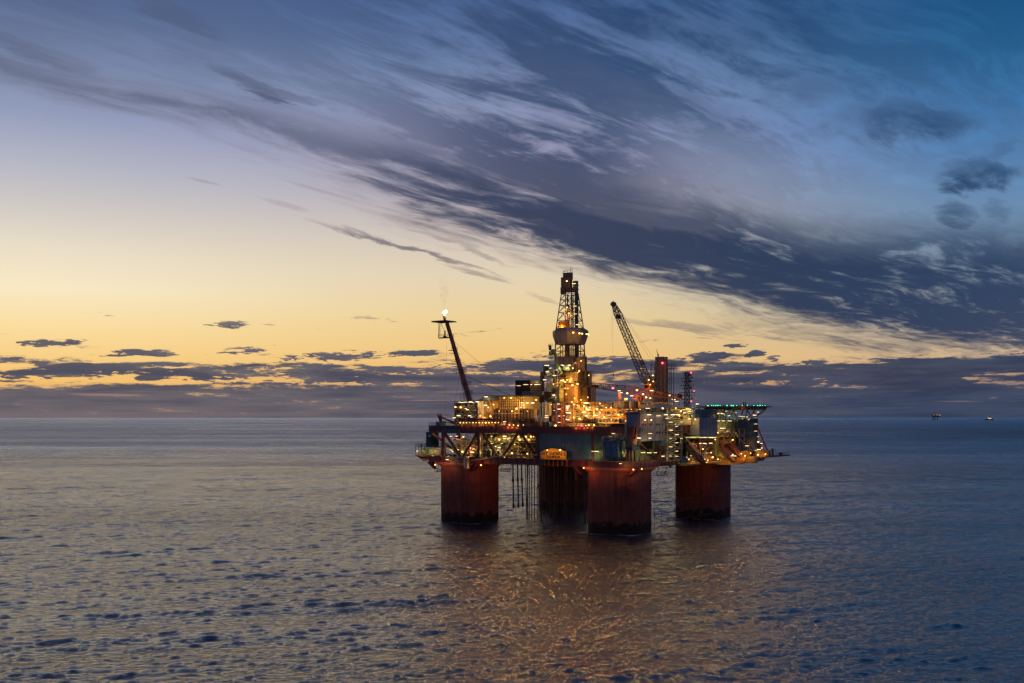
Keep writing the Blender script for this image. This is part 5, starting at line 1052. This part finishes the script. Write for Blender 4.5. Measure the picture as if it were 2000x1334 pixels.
for py in (836.5, 839.5): a, b = Q(1250, py, uq+.4), Q(1259, py, uq+.4); mb.box(uq, uq+.5, a[1], b[1], a[2]-.15, a[2]+.15)
T.part('drain_pipe', mb, GAL)
b = B3(1262, 1268, 1302, 799, 808, u1=uq-1.5); mb = MB(); mb.box(b[0], b[1], b[2], b[3], z1+.5, b[5]); mb.ribsv(b[2], b[3], b[1], z1+.6, b[5], 8, .1, .08); T.part('roof_house', mb, NAV)
mb = MB(); mb.box(uq-9, uq-2, VA(1284, uq-2), VA(1312, uq-2), z1+2, ZA(790, uq-2, 14)); T.part('roof_house', mb, LAV)
lamps(T, [(1268, 810, 'w', 150), (1260, 820, 'o', 120), (1272, 820.5, 'o', 100), (1270, 846.5, 't', 30), (1265, 797.5, 't', 200), (1294, 797, 'y', 250), (1286, 812, 't', 0)], u=uq+.7)
# stair tower
T = Thing('stair_tower', 'open zigzag stair tower with greenish lamps right of the white quarters', 'stair tower', (UF-2, 17, ZL1))
UF_, UF = UF, UF+4.2
va, vb_ = VA(1303, UF-1), VA(1332, UF-1); z0, z1 = ZL1-.4, ZA(806, UF, va); n = 8; mb = MB()
for v in (va, (va+vb_)/2, vb_):
    for u in (UF-5, UF-1): mb.bar((u, v, z0), (u, v, z1+.6), .2)
for k in range(n+1): zz = z0+(z1-z0)*k/n; mb.bar((UF-1, va, zz), (UF-1, vb_, zz), .14); mb.bar((UF-5, va, zz), (UF-5, vb_, zz), .14)
T.part('support_frame', mb, GAL)
mb = MB(); mb.box(UF-6, UF-5.8, va-1, vb_+1, z0, z1); mb.ribsv(va-1, vb_+1, UF-5.8, z0, z1, 10, .14, .1); T.part('back_wall', mb, mat('pale_olive', (.30, .31, .20), .5))
for k in range(n):
    a = z0+(z1-z0)*k/n; b = z0+(z1-z0)*(k+1)/n; mb = MB(); s0, s1 = ((va+1.2, vb_-1.2) if k % 2 else (vb_-1.2, va+1.2))
    for u in (UF-1.1, UF-2.6): mb.bar((u, s0, a), (u, s1, b), .2)
    for j in range(9): t = (j+.5)/9; c = s0+(s1-s0)*t; mb.box(UF-2.6, UF-1.1, c-.18, c+.18, a+(b-a)*t-.04, a+(b-a)*t)
    mb.bar((UF-1.1, s0, a+1), (UF-1.1, s1, b+1), .1); T.part('flight', mb, GAL)
    mb = MB(); mb.box(UF-2.6, UF-1, va, va+1.3, a-.1, a); mb.rail([(UF-1, va, a), (UF-1, va+1.3, a)], 1.1, .6, .07); mb.box(UF-2.6, UF-1, vb_-1.3, vb_, a-.1, a); mb.rail([(UF-1, vb_-1.3, a), (UF-1, vb_, a)], 1.1, .6, .07); T.part('landing', mb, GAL)
lamps(T, [(1309.8, y, 't', 130) for y in (824.4, 840, 856, 872.6, 890.6)]+[(1321.5, y, 't', 130) for y in (833, 848.7, 864.7, 881, 891)]+[(1300.7, 810, 'w', 200), (1302.6, 817, 't'), (1314, 810, 'w', 200), (1323, 810, 'w', 250), (1331, 824, 'n', 200), (1331, 856, 'n', 150)], u=UF-.6)
UF = UF_
# grey cabin block
T = Thing('grey_cabin_block', 'windowless pale grey and navy cabin block with lit underside left of the helideck', 'building', (UF-4, 45, ZL1+9))
b = B3(1334.5, 1366, 1400.5, 816, 852, u1=UF+3.5); mb = MB(); mb.box(b[0], b[1], b[2], b[3], b[4], b[5]); mb.ribs(b[0]+.1, b[1]-.1, b[2], b[4], b[5], 9, .16, .1); mb.ribsv(b[2]+.1, b[3]-.1, b[1], b[4], b[5], 10, .16, .1); T.part('wall', mb, LAV)
gb = b
b = B3(1350, 1357, 1398, 799.5, 815.6, u1=UF+2); mb = MB(); mb.box(b[0], b[1], b[2], b[3], gb[5]+.02, b[5]); mb.ribsv(b[2]+.1, b[3]-.1, b[1], gb[5]+.1, b[5], 8, .16, .1); T.part('upper_wall', mb, NAV)
mb = MB(); mb.box(gb[0]-.5, gb[1]+.4, gb[2]-.5, gb[3]+.5, gb[4]-.5, gb[4]-.02); T.part('underfloor', mb, CRM)
mb = MB(); mb.rail([(gb[0], gb[2], gb[5]), (gb[1], gb[2], gb[5])], 1.1, 1.2, .08); T.part('railing', mb, GRY)
lamps(T, [(1349, 800, 'w', 150), (1362, 789, 'p', 250), (1346, 818, 'o', 150), (1358, 819, 'o', 150), (1352, 812, 'y')], v=gb[2]-.5)
lamps(T, [(1339+k*5.6, 854.6, 'n', 120 if k % 2 else 0) for k in range(6)], v=gb[2]-.3)
lamps(T, [(1371+k*6, 854.6, 'w' if k % 2 else 'n', 140 if k % 2 else 0) for k in range(5)]+[(1397, 858.5, 'o', 150)], u=gb[1]+.3)
q = F3(1358, 1367, 790.5, 800, gb[2]+3, 3); mb = MB(); mb.box(*q); T.part('roof_cabin', mb, CRM)
# equipment on top between quarters and mast
T = equip('roof_equipment', 'cluttered roof equipment with yellow lamps at the foot of the radio mast', V(1302, 30), V(1352, 30), 30, 40, ZA(818, V(1330, 30), 30), ZA(796, V(1330, 30), 30), 51, [GRN, GAL, CRM, GRY, DRK], nves=6, npipe=14, ncab=8, floors=1, fine=220,
    lk=[(29.5, [(1320, 797, 'y', 150), (1327, 812, 'y', 300), (1310, 800, 'y', 150), (1337, 806, 'n', 250), (1347, 818, 'n', 100), (1305, 806, 't'), (1330, 803, 'o', 200), (1344, 798, 'n', 150)])])
mb = MB(); mb.box(V(1300, 31), V(1350, 31), 31, 39, ZA(830, V(1330, 30), 30), ZA(817, V(1330, 30), 30)); T.part('base', mb, GRY)
T2 = equip('roof_equipment', 'grey roof equipment around the foot of the tall exhaust tower', V(1258, 26), V(1310, 26), 26, 33, ZA(806, V(1280, 26), 26), ZA(786, V(1280, 26), 26), 52, [GRN, GAL, LAV, GRY, RED], nves=5, npipe=14, ncab=8, floors=1, fine=200,
    lk=[(25.6, [(1270, 777.5, 'y', 150), (1308, 772, 'o', 100), (1313, 778.5, 'y', 150), (1318, 780, 'y', 100), (1322, 784, 'n', 150), (1265, 790, 'y', 200), (1295, 798, 'y', 250), (1275, 801, 'n', 100)])])
# lit deck area under the cabin block, with two inclined orange beams
T = e3
lamps(T, [(1351.6, 890, 'w', 200), (1356, 890, 'w'), (1364, 897, 'y', 200), (1376, 897, 'y', 200), (1368, 866, 'w', 200), (1376, 866, 'w'), (1388, 865.5, 'w', 200), (1402.7, 897, 'y', 150), (1398, 903, 'o', 150), (1409, 884, 'y', 150), (1389, 884, 'y', 150), (1380, 885, 'n', 200), (1416, 896, 'y', 200), (1345, 897, 'y', 150), (1360, 878, 'n', 200), (1373, 877, 'y', 150), (1392, 893, 'o', 250), (1382, 899, 'y'), (1409, 898, 'y'), (1341, 893, 'y'), (1350, 872, 'n', 150)], u=UF+.4)
mb = MB(); mb.box(UF+.1, UF+2.8, VA(1335, UF+2), VA(1428, UF+2), ZL0-.3, ZL0+.2); mb.rail([(UF+2.8, VA(1338, UF+3), ZL0+.2), (UF+2.8, VA(1428, UF+3), ZL0+.2)], 1.2, 1.2, .08); T.part('walkway', mb, YEL)
mb = MB(); mb.tube(Q(1340, 857, UF+1), Q(1368, 888, UF+6), .35, 8); T.part('inclined_beam', mb, CRM)
# lifeboats on their ramps
def lifeboat(px0, py0, px1, py1, u0, label, col, first=None):
    """free-fall lifeboat nose down on an inclined ramp, pointing outwards"""
    a = Vector(Q(px0, py0, u0)); L = 10.2
    zb_ = ZL0+2.6; u1 = u0+(a.z-zb_)*.85
    T = Thing('lifeboat', label, 'lifeboat', (u0+3.8, a.y, zb_), 'free fall lifeboats on the right side')
    b = Vector((u1, a.y, zb_)); d = (b-a).normalized(); side = Vector((0, 1, 0)); upv = side.cross(d); upv = upv if upv.z > 0 else -upv
    def ringat(t, w, h, off=0): c = a+d*(L*t)+upv*off; return [c+side*(w*math.cos(q))+upv*(h*math.sin(q)) for q in [2*math.pi*i/14 for i in range(14)]]
    mb = MB(); st = [(0, .5, .5), (.04, 1.15, 1.0), (.3, 1.5, 1.35), (.65, 1.5, 1.3), (.85, 1.1, .95), (.96, .55, .5), (1, .12, .12)]; vs = []
    for t, w, h in st: vs += ringat(t, w, h)
    n = 14; mb.add(vs, [(k*n+i, k*n+(i+1) % n, (k+1)*n+(i+1) % n, (k+1)*n+i) for k in range(len(st)-1) for i in range(n)]+[tuple(range(n-1, -1, -1)), tuple(range((len(st)-1)*n, len(st)*n))]); T.part('hull', mb, col, smooth=True)
    mb = MB(); vs = []
    for t, w, h in ((.10, .7, .55), (.14, .85, .8), (.24, .85, .8), (.28, .6, .4)): vs += ringat(t, w, h, 1.0)
    mb.add(vs, [(k*n+i, k*n+(i+1) % n, (k+1)*n+(i+1) % n, (k+1)*n+i) for k in range(3) for i in range(n)]+[tuple(range(n-1, -1, -1)), tuple(range(3*n, 4*n))]); T.part('cockpit', mb, ORG)
    return T, a, b, d, upv
def ramp_(a, b, label):
    T = Thing('lifeboat_ramp', label, 'launch ramp', (a.x, a.y, b.z-1)); mb = MB(); off = Vector((0, 0, -1.7))
    for s_ in (-1.6, 1.6): s = Vector((0, s_, 0)); mb.bar(a+s+off, b+s+off, .34); mb.bar(a+s+off, (a.x, a.y+s_, b.z-1.5), .26); mb.bar(b+s+off, (a.x, a.y+s_, b.z-1.8), .26)
    for k in range(9): c = a.lerp(b, k/8)+off; mb.bar(c+Vector((0, -1.6, 0)), c+Vector((0, 1.6, 0)), .18)
    T.part('rail_frame', mb, GAL)
    mb = MB(); o2 = Vector((0, -2.0, .6)); mb.bar(a+o2+off, b+o2+off, .16); mb.bar(a+o2+off+Vector((0, 0, 1.1)), b+o2+off+Vector((0, 0, 1.1)), .1)
    for k in range(12): c = a.lerp(b, k/11)+o2+off; mb.bar(c, c+Vector((0, 0, 1.1)), .09); mb.box(c.x-.3, c.x+.3, c.y-.4, c.y+.9, c.z-.05, c.z+.03)
    T.part('side_stair', mb, GAL); return T
LBO = mat('lifeboat_orange', (.36, .08, .02), .4); RL = mat('red_brown_hull', (.16, .035, .02), .5)
for px0, py0, lab, m_ in ((1341, 862, 'dull red lifeboat nearest the stair tower, under the grey cabin block', RL), (1398, 858, 'red lifeboat between the lit walkways right of the grey cabin block', RL), (1411, 849, 'bright orange lifeboat beside the orange floodlight, highest on its ramp', LBO)):
    T, a, b, d, upv = lifeboat(px0+4, py0+4, 0, 0, UF-.5, lab, m_); 
    rT = ramp_(a, b, {1341: 'grey inclined ramp frame under the dull red lifeboat nearest the stair tower', 1398: 'grey inclined ramp frame under the red lifeboat between the lit walkways', 1411: 'grey inclined ramp frame carrying the bright orange lifeboat'}[px0])
    if py0 == 849: lamps(rT, [(1431, 859, 'o', 700), (1459, 870.7, 't', 200), (1429, 890.4, 'w', 250), (1435, 890.4, 'w', 200)], u=UF+6)
    if py0 == 858: lamps(rT, [(1414.7, 836.4, 'w', 250), (1409, 836.4, 'w', 200), (1402, 845, 'y', 120), (1440, 880, 'y', 200)], u=UF+1)
T = Thing('winch_house', 'yellow lit winch drums with a black cross sign at the lower right corner', 'winch', (UF+4, 80, ZL0))
u_ = UF+5
for p0, p1, m_ in ((1426, 1436, YEL), (1440, 1455, mat('amber_drum', (.60, .26, .03), .5, rust=.3)), (1456, 1476, YEL)):
    v0, v1 = VA(p0, u_), VA(p1, u_); vm_ = (v0+v1)/2; z0, z1 = ZA(904, u_, vm_), ZA(891 if p0 > 1450 else 893, u_, vm_); mb = MB(); mb.lathe((u_-2.2, vm_, z0), [((v1-v0)/2*.96, 0), ((v1-v0)/2, .3), ((v1-v0)/2, z1-z0-.3), ((v1-v0)/2*.96, z1-z0)], 18, 0); T.part('drum', mb, m_)
a = Q(1469, 889, u_+.2); mb = MB(); mb.bar((a[0], a[1]-1.6, a[2]-1.3), (a[0], a[1]+1.6, a[2]+1.5), .3); mb.bar((a[0], a[1]+1.6, a[2]-1.3), (a[0], a[1]-1.6, a[2]+1.5), .3); T.part('cross_marker', mb, BLK)
mb = MB(); mb.box(u_-5, u_-.05, a[1]-2.2, a[1]+2.2, a[2]-1.8, a[2]+1.7); T.part('housing', mb, YEL)
mb = MB(); mb.box(UF+.1, u_+.6, VA(1424, u_), VA(1478, u_), ZL0-1.1, ZL0-.4); T.part('base', mb, YEL)
lamps(T, [(1431, 888, 'o', 250), (1448, 886, 'o', 350), (1466, 885, 'o', 350), (1455, 890, 'o', 250)], u=u_+1.5)
# olive wall, dark gable wall under the helideck
T = Thing('generator_block', 'olive lit wall block standing between the grey cabins and the dark blue block', 'building', (UF-4, 62, ZL1))
b = B3(1395, 1400, 1441, 819, 896, u1=UF+.4); mb = MB(); mb.box(b[1]-10, b[1], b[2], b[3], b[4], b[5]); mb.ribsv(b[2], b[3], b[1], b[4], b[5], 14, .2, .12); T.part('wall', mb, mat('olive_wall', (.30, .30, .14), .55, rust=.2))
lamps(T, [(1404, 822, 'w', 220), (1412.7, 822, 'w', 150), (1402.7, 808, 't', 100), (1411, 808, 't', 80), (1425, 822, 'n', 180), (1436, 846, 'n', 100)], u=b[1]+1.5)
T3 = equip('stair_equipment', 'gallery of stairs and pipework above the lifeboats in front of the olive wall', b[1]+.2, b[1]+2.5, VA(1400, UF), VA(1440, UF), ZA(866, UF, 60), ZA(838, UF, 60), 61, [GRN, YEL, GAL], nves=2, npipe=10, ncab=3, floors=1, fine=120, frame=YEL)
T = Thing('dark_block', 'tall dark blue windowless block under the right end of the helideck', 'building', (UF-2, 84, ZL1))
b = B3(1438, 1441, 1479, 819.5, 893, u1=UF+1.5); mb = MB(); mb.box(b[1]-11, b[1], b[2], b[3], b[4], b[5]); mb.ribsv(b[2]+.1, b[3]-.1, b[1], b[4]+.1, b[5]-.1, 9, .3, .12); T.part('wall', mb, mat('dark_blue_cladding', (.022, .035, .060), .5))
mb = MB(); mb.box(b[1]-11.2, b[1]+.2, b[2]-.2, b[3]+.2, b[5], b[5]+.3); mb.rail([(b[1], b[2], b[5]+.3), (b[1], b[3], b[5]+.3)], 1.1, 1.4, .08); T.part('roof', mb, DRK)
mb = MB(); mb.tube(Q(1425, 840, b[1]+2.5), Q(1476, 884, b[1]+2.5), .14, 6); mb.tube(Q(1440, 840, b[1]+1.5), Q(1478, 880, b[1]+1.5), .12, 6); T.part('handrail', mb, GRY)
dbv = b[3]; dbu = b[1]
mb = MB(); vv = dbv+.6
for v in (vv, vv+2.2): mb.bar((dbu-1, v, ZL1), (dbu-1, v, b[5]+1), .14)
for k in range(12): zz = ZL1+(b[5]-ZL1)*k/11; mb.bar((dbu-1, vv, zz), (dbu-1, vv+2.2, zz), .1); mb.bar((dbu-1, vv if k % 2 else vv+2.2, zz), (dbu-1, vv+2.2 if k % 2 else vv, zz+(b[5]-ZL1)/11), .1)
T.part('ladder_frame', mb, DRK)
lamps(T, [(1476, 828, 't', 20), (1476, 842, 't', 30), (1480.6, 852.7, 't', 60), (1476.5, 880, 't', 20)], u=dbu+.6)
# helideck
T = Thing('helideck', 'wide flat helicopter deck edged with green lights on open steel struts', 'helideck', (66, 74, 43))
hc_u, hc_v, rad = 74.0, 75.0, 12.7
zh = ZA(794, hc_u, hc_v)
pts = [(hc_u+rad*math.cos(2*math.pi*(i+.5)/16), hc_v+rad*math.sin(2*math.pi*(i+.5)/16)) for i in range(16)]
mb = MB(); mb.poly(pts, zh-.45, zh); T.part('deck_plate', mb, mat('helideck_green', (.05, .09, .06), .6))
mb = MB()
for k in range(7): v = hc_v-9+k*3; h = math.sqrt(max(rad**2-(v-hc_v)**2, 1))-.8; mb.box(hc_u-h, hc_u+h, v-.15, v+.15, zh-1.35, zh-.46)
for k in range(4): u = hc_u-8+k*5.3; h = math.sqrt(max(rad**2-(u-hc_u)**2, 1))-.8; mb.box(u-.15, u+.15, hc_v-h, hc_v+h, zh-1.2, zh-.463)
T.part('underframe', mb, DRK)
mb = MB(); r1 = rad+1.5
for i in range(32):
    t = 2*math.pi*i/32; t2 = 2*math.pi*(i+1)/32; a = (hc_u+(rad-.1)*math.cos(t), hc_v+(rad-.1)*math.sin(t), zh-.3); b_ = (hc_u+r1*math.cos(t), hc_v+r1*math.sin(t), zh+.12); mb.bar(a, b_, .1); c_ = (hc_u+r1*math.cos(t2), hc_v+r1*math.sin(t2), zh+.12); mb.bar(b_, c_, .1)
    mb.bar((hc_u+(rad+.8)*math.cos(t), hc_v+(rad+.8)*math.sin(t), zh-.05), (hc_u+(rad+.8)*math.cos(t2), hc_v+(rad+.8)*math.sin(t2), zh-.05), .06)
T.part('safety_net', mb, DRK)
mb = MB(); zt2 = dbz = ZA(819.5, dbu, dbv-10)+.3
for (a, b_) in (((1455, 819), (1460, 798)), ((1462, 819), (1476, 799)), ((1470, 819), (1458, 799)), ((1478, 812), (1496, 797)), ((1478, 814), (1470, 799)), ((1446, 819), (1452, 799)), ((1440, 818), (1432, 799)), ((1425, 818), (1434, 799)), ((1412, 818), (1416, 799)), ((1403, 818), (1398, 799)), ((1418, 818), (1408, 799))):
    mb.tube(Q(*a, dbu-1.5), Q(*b_, dbu-1.5), .22, 8)
mb.tube(Q(1477, 813, dbu-1), Q(1491, 806, dbu-1), .12, 6); mb.tube(Q(1491, 806, dbu-1), Q(1497, 797, dbu-1), .12, 6)
T.part('strut', mb, DRK)
lamps(T, [(1390, 792, 'g'), (1394, 792, 'g'), (1398, 792, 'g'), (1402, 792, 'g'), (1406.5, 792, 'g'), (1420, 792, 'g'), (1428.5, 792, 'g'), (1439, 792, 'g'), (1450, 792, 'g'), (1460, 792, 'g'), (1472.5, 792, 'g'), (1480, 792, 'g'), (1484.5, 792, 'g'), (1489, 792, 'g'), (1383, 792.3, 'g'), (1494, 792, 'g'), (1432, 792.2, 'g')], u=hc_u+8)
lamps(T, [(1474, 810.8, 'w', 150), (1480.5, 805, 'w', 100), (1459, 814.3, 'w', 200), (1445, 800, 'n', 200), (1472, 797, 'y', 100), (1478, 797, 'y', 80), (1446, 813, 'n', 200), (1452, 814, 'n')], u=dbu-1)
T = Thing('fire_monitor', 'pair of upright foam monitors on an orange box at the helideck edge', 'fire monitor', Q(1454, 797, hc_u+9)); mb = MB(); q = Q(1454, 795, hc_u+9); mb.box(q[0]-.8, q[0]+.8, q[1]-1.4, q[1]+1.2, q[2]-.8, q[2]+.6); T.part('base', mb, mat('box_orange', (.45, .13, .03), .5))
mb = MB()
for px in (1452, 1456): a = Q(px, 793, hc_u+9); mb.tube(a, (a[0], a[1], a[2]+1.5), .2, 8); mb.tube((a[0], a[1]-.4, a[2]+1.2), (a[0], a[1]+.4, a[2]+1.2), .12, 6)
T.part('nozzle', mb, DRK)
T = equip('process_module', 'green grey lit equipment under the left half of the helideck', hc_u-9, hc_u-1, VA(1398, hc_u), VA(1440, hc_u), ZA(819, hc_u, 65), ZA(800, hc_u, 65), 71, [GRN, GAL, GRY, CRM], nves=4, npipe=10, ncab=7, floors=1, fine=150,
    lk=[])
lamps(T, [(1402.5, 807, 't', 200), (1410.5, 807, 't', 200), (1425, 812, 'n', 350), (1437, 806, 'n', 200), (1418, 803, 'n', 150)], u=hc_u+1)
# right end: boom rest and gangway platform
T = Thing('boarding_gangway', 'long flat gangway platform reaching out over the sea at the far right', 'gangway', (UF+4, 90, ZL1))
u_ = UF+2; a, b = Vector(Q(1478, 893, u_)), Vector(Q(1543, 889, u_)); zz = a.z
# the gangway points to the right along the back edge
mb = MB(); mb.box(u_-3.5, u_, a.y-2, b.y, zz-.55, zz); T.part('deck', mb, mat('gangway_red', (.13, .04, .03), .6))
mb = MB(); mb.rail([(u_, VA(1515, u_), zz), (u_, b.y, zz), (u_-3.5, b.y, zz)], 1.1, 2.4, .06); T.part('railing', mb, RUS)
mb = MB(); v0_, v1_ = VA(1501, u_+.5), VA(1508, u_+.5); mb.box(u_-3, u_-.1, v0_, v1_, zz+.004, zz+2.3); T.part('locker', mb, mat('locker_blue', (.03, .05, .09), .5))
mb = MB(); p_ = Q(1512, 884, u_+.4)
for dv in (0, 1.0): mb.tube((u_-.5, p_[1]+dv, zz), (u_-.5, p_[1]+dv, zz+3.1), .3, 8)
T.part('bollard', mb, mat('post_brown', (.22, .09, .04), .6)); q = Q(1525, 887, u_-1); mb = MB(); mb.box(q[0]-.6, q[0]+.3, q[1]-.6, q[1]+.8, zz+.004, zz+1.1); T.part('box', mb, DRK)
mb = MB(); mb.box(u_-3, u_+.4, VA(1478, u_), VA(1500, u_), zz+.004, ZA(880, u_, 95)); mb.ribsv(VA(1479, u_), VA(1499, u_), u_+.4, zz+.1, ZA(880, u_, 95), 7, .15, .1); T.part('store', mb, YEL)
mb = MB(); v0_, v1_ = VA(1484, u_), VA(1496, u_); mb.add([(u_-2, v0_, zz-.56), (u_-2, v1_, zz-.56), (u_-.3, v1_, zz-.56), (u_-.3, v0_, zz-.56), (u_-1.6, v0_+2, zz-1.7), (u_-1.6, v1_-.6, zz-1.7), (u_-.7, v1_-.6, zz-1.7), (u_-.7, v0_+2, zz-1.7)], [(3,2,1,0), (4,5,6,7), (0,1,5,4), (1,2,6,5), (2,3,7,6), (3,0,4,7)]); T.part('boat_cradle', mb, DRK)
lamps(T, [(1480.6, 888, 'o', 300), (1495, 887, 'o', 350), (1482, 878, 'w', 150), (1487, 866, 'w', 100), (1481, 863, 'o', 150), (1488, 875, 'o', 100)], u=u_+1)
T = Thing('boom_rest', 'slanting red A-frame boom with a short ladder at the right end of the platform', 'boom', Q(1480, 893, UF+1)); mb = MB(); a = Q(1480, 835, UF+1); b = Q(1498.5, 879, UF+1); mb.tube(a, b, .28, 8); mb.tube(Q(1478, 855, UF+1), Q(1484, 880, UF+1), .14, 6); mb.tube(Q(1478.5, 833, UF+1), Q(1479, 880, UF+1), .16, 6)
mb.bar(Q(1484, 860, UF+1), Q(1491, 860, UF+1), .12); T.part('boom', mb, mat('boom_red', (.34, .06, .04), .5))
mb = MB(); 
for px in (1487, 1491.5): mb.bar(Q(px, 880, UF+1.5), Q(px, 866, UF+1.5), .14)
for k in range(7): mb.bar(Q(1487, 867+k*2, UF+1.5), Q(1491.5, 867+k*2, UF+1.5), .12)
T.part('ladder', mb, ORG); mb = MB(); q = Q(1484.5, 870, UF+.5); mb.box(q[0]-1, q[0], q[1]-.8, q[1]+.8, q[2]-2.5, q[2]+1); T.part('cabinet', mb, NAV)

# small blue fairlead house on the right column top
T = Thing('fairlead_house', 'small blue domed housing on the deck edge between the stair tower and the right column', 'housing', Q(1334, 905, UF+1.5)); b = B3(1326, 1331, 1344, 891, 905, u1=UF+2.4)
mb = MB(); mb.box(b[0], b[1], b[2], b[3], b[4], b[5]-.8); mb.box(b[0]+.3, b[1]-.3, b[2]+.6, b[3]-.6, b[5]-.8, b[5]); T.part('housing', mb, mat('fairlead_blue', (.07, .15, .26), .5))

# ================================================================== far away
def far_rig(x, y):
    T = Thing('distant_platform', 'tiny distant lit oil platform on the horizon far to the right', 'oil platform', (x, y, 0), world=True)
    s = 1.0; O = Vector((x, y, 0)); 
    def bx(a, b, c, d, z0, z1): mb = MB(); mb.box(x+a, x+b, y+c, y+d, z0, z1); return mb
    for a in (-42, -14, 22): mb = MB(); mb.tube((x+a, y, -10), (x+a, y, 48), 6, 8); T.part('leg', mb, DRK)
    T.part('deck', bx(-50, 55, -25, 25, 46, 60), BRN); T.part('module', bx(-45, -15, -20, 20, 60, 84), mat('far_module', (.25, .13, .10), .6)); T.part('module', bx(-8, 30, -20, 20, 60, 78), MATS['far_module']); T.part('module', bx(34, 54, -20, 20, 60, 72), WHT)
    mb = MB(); mb.lattice((x-20, y, 84), (x-20, y, 112), 12, 5, 4, 1.6, 1.0, Vector((0, 1, 0))); T.part('derrick', mb, DRK)
    mb = MB(); mb.tube((x-52, y, 62), (x-88, y, 104), 1.6, 6); T.part('flare_boom', mb, DRK)
    for a, z, k in ((-38, 70, 'far_y'), (-30, 82, 'far_y'), (-4, 74, 'far_y'), (8, 66, 'far_o'), (40, 64, 'far_w'), (46, 70, 'far_w'), (20, 76, 'far_o')):
        mb = MB(); mb.box(x+a-5, x+a+5, y-27, y-26, z-3, z+3); T.part('lamp', mb, emat(k, {'far_y': (1, .6, .3), 'far_o': (1, .35, .12), 'far_w': (1, .85, .7)}[k], .55))
far_rig(828*14000/2000+0, 14000)
def far_ship(x, y):
    T = Thing('distant_ship', 'tiny bright lit ship on the horizon at the far right edge', 'ship', (x, y, 0), world=True)
    mb = MB(); L = 55; vs = [(-L, -9), (L*.7, -9), (L, 0), (L*.7, 9), (-L, 9)]
    mb.poly([(x+a, y+b) for a, b in vs], -4, 14); T.part('hull', mb, mat('ship_hull', (.12, .04, .03), .6))
    mb = MB(); mb.box(x-20, x+28, y-8, y+8, 14, 34); mb.box(x-8, x+12, y-6, y+6, 34, 46); mb.tube((x, y, 46), (x, y, 58), 1, 6); T.part('superstructure', mb, mat('ship_white', (.5, .4, .35), .6))
    mb = MB(); mb.box(x-16, x+26, y-9.2, y-8.3, 18, 30); T.part('lit_windows', mb, emat('ship_light', (1, .74, .48), .75))
    mb = MB(); mb.box(x-26, x-12, y-9.2, y-8.3, 30, 40); T.part('deck_light', mb, emat('ship_red', (1, .35, .15), .8))
far_ship(932*14000/2000, 14000)
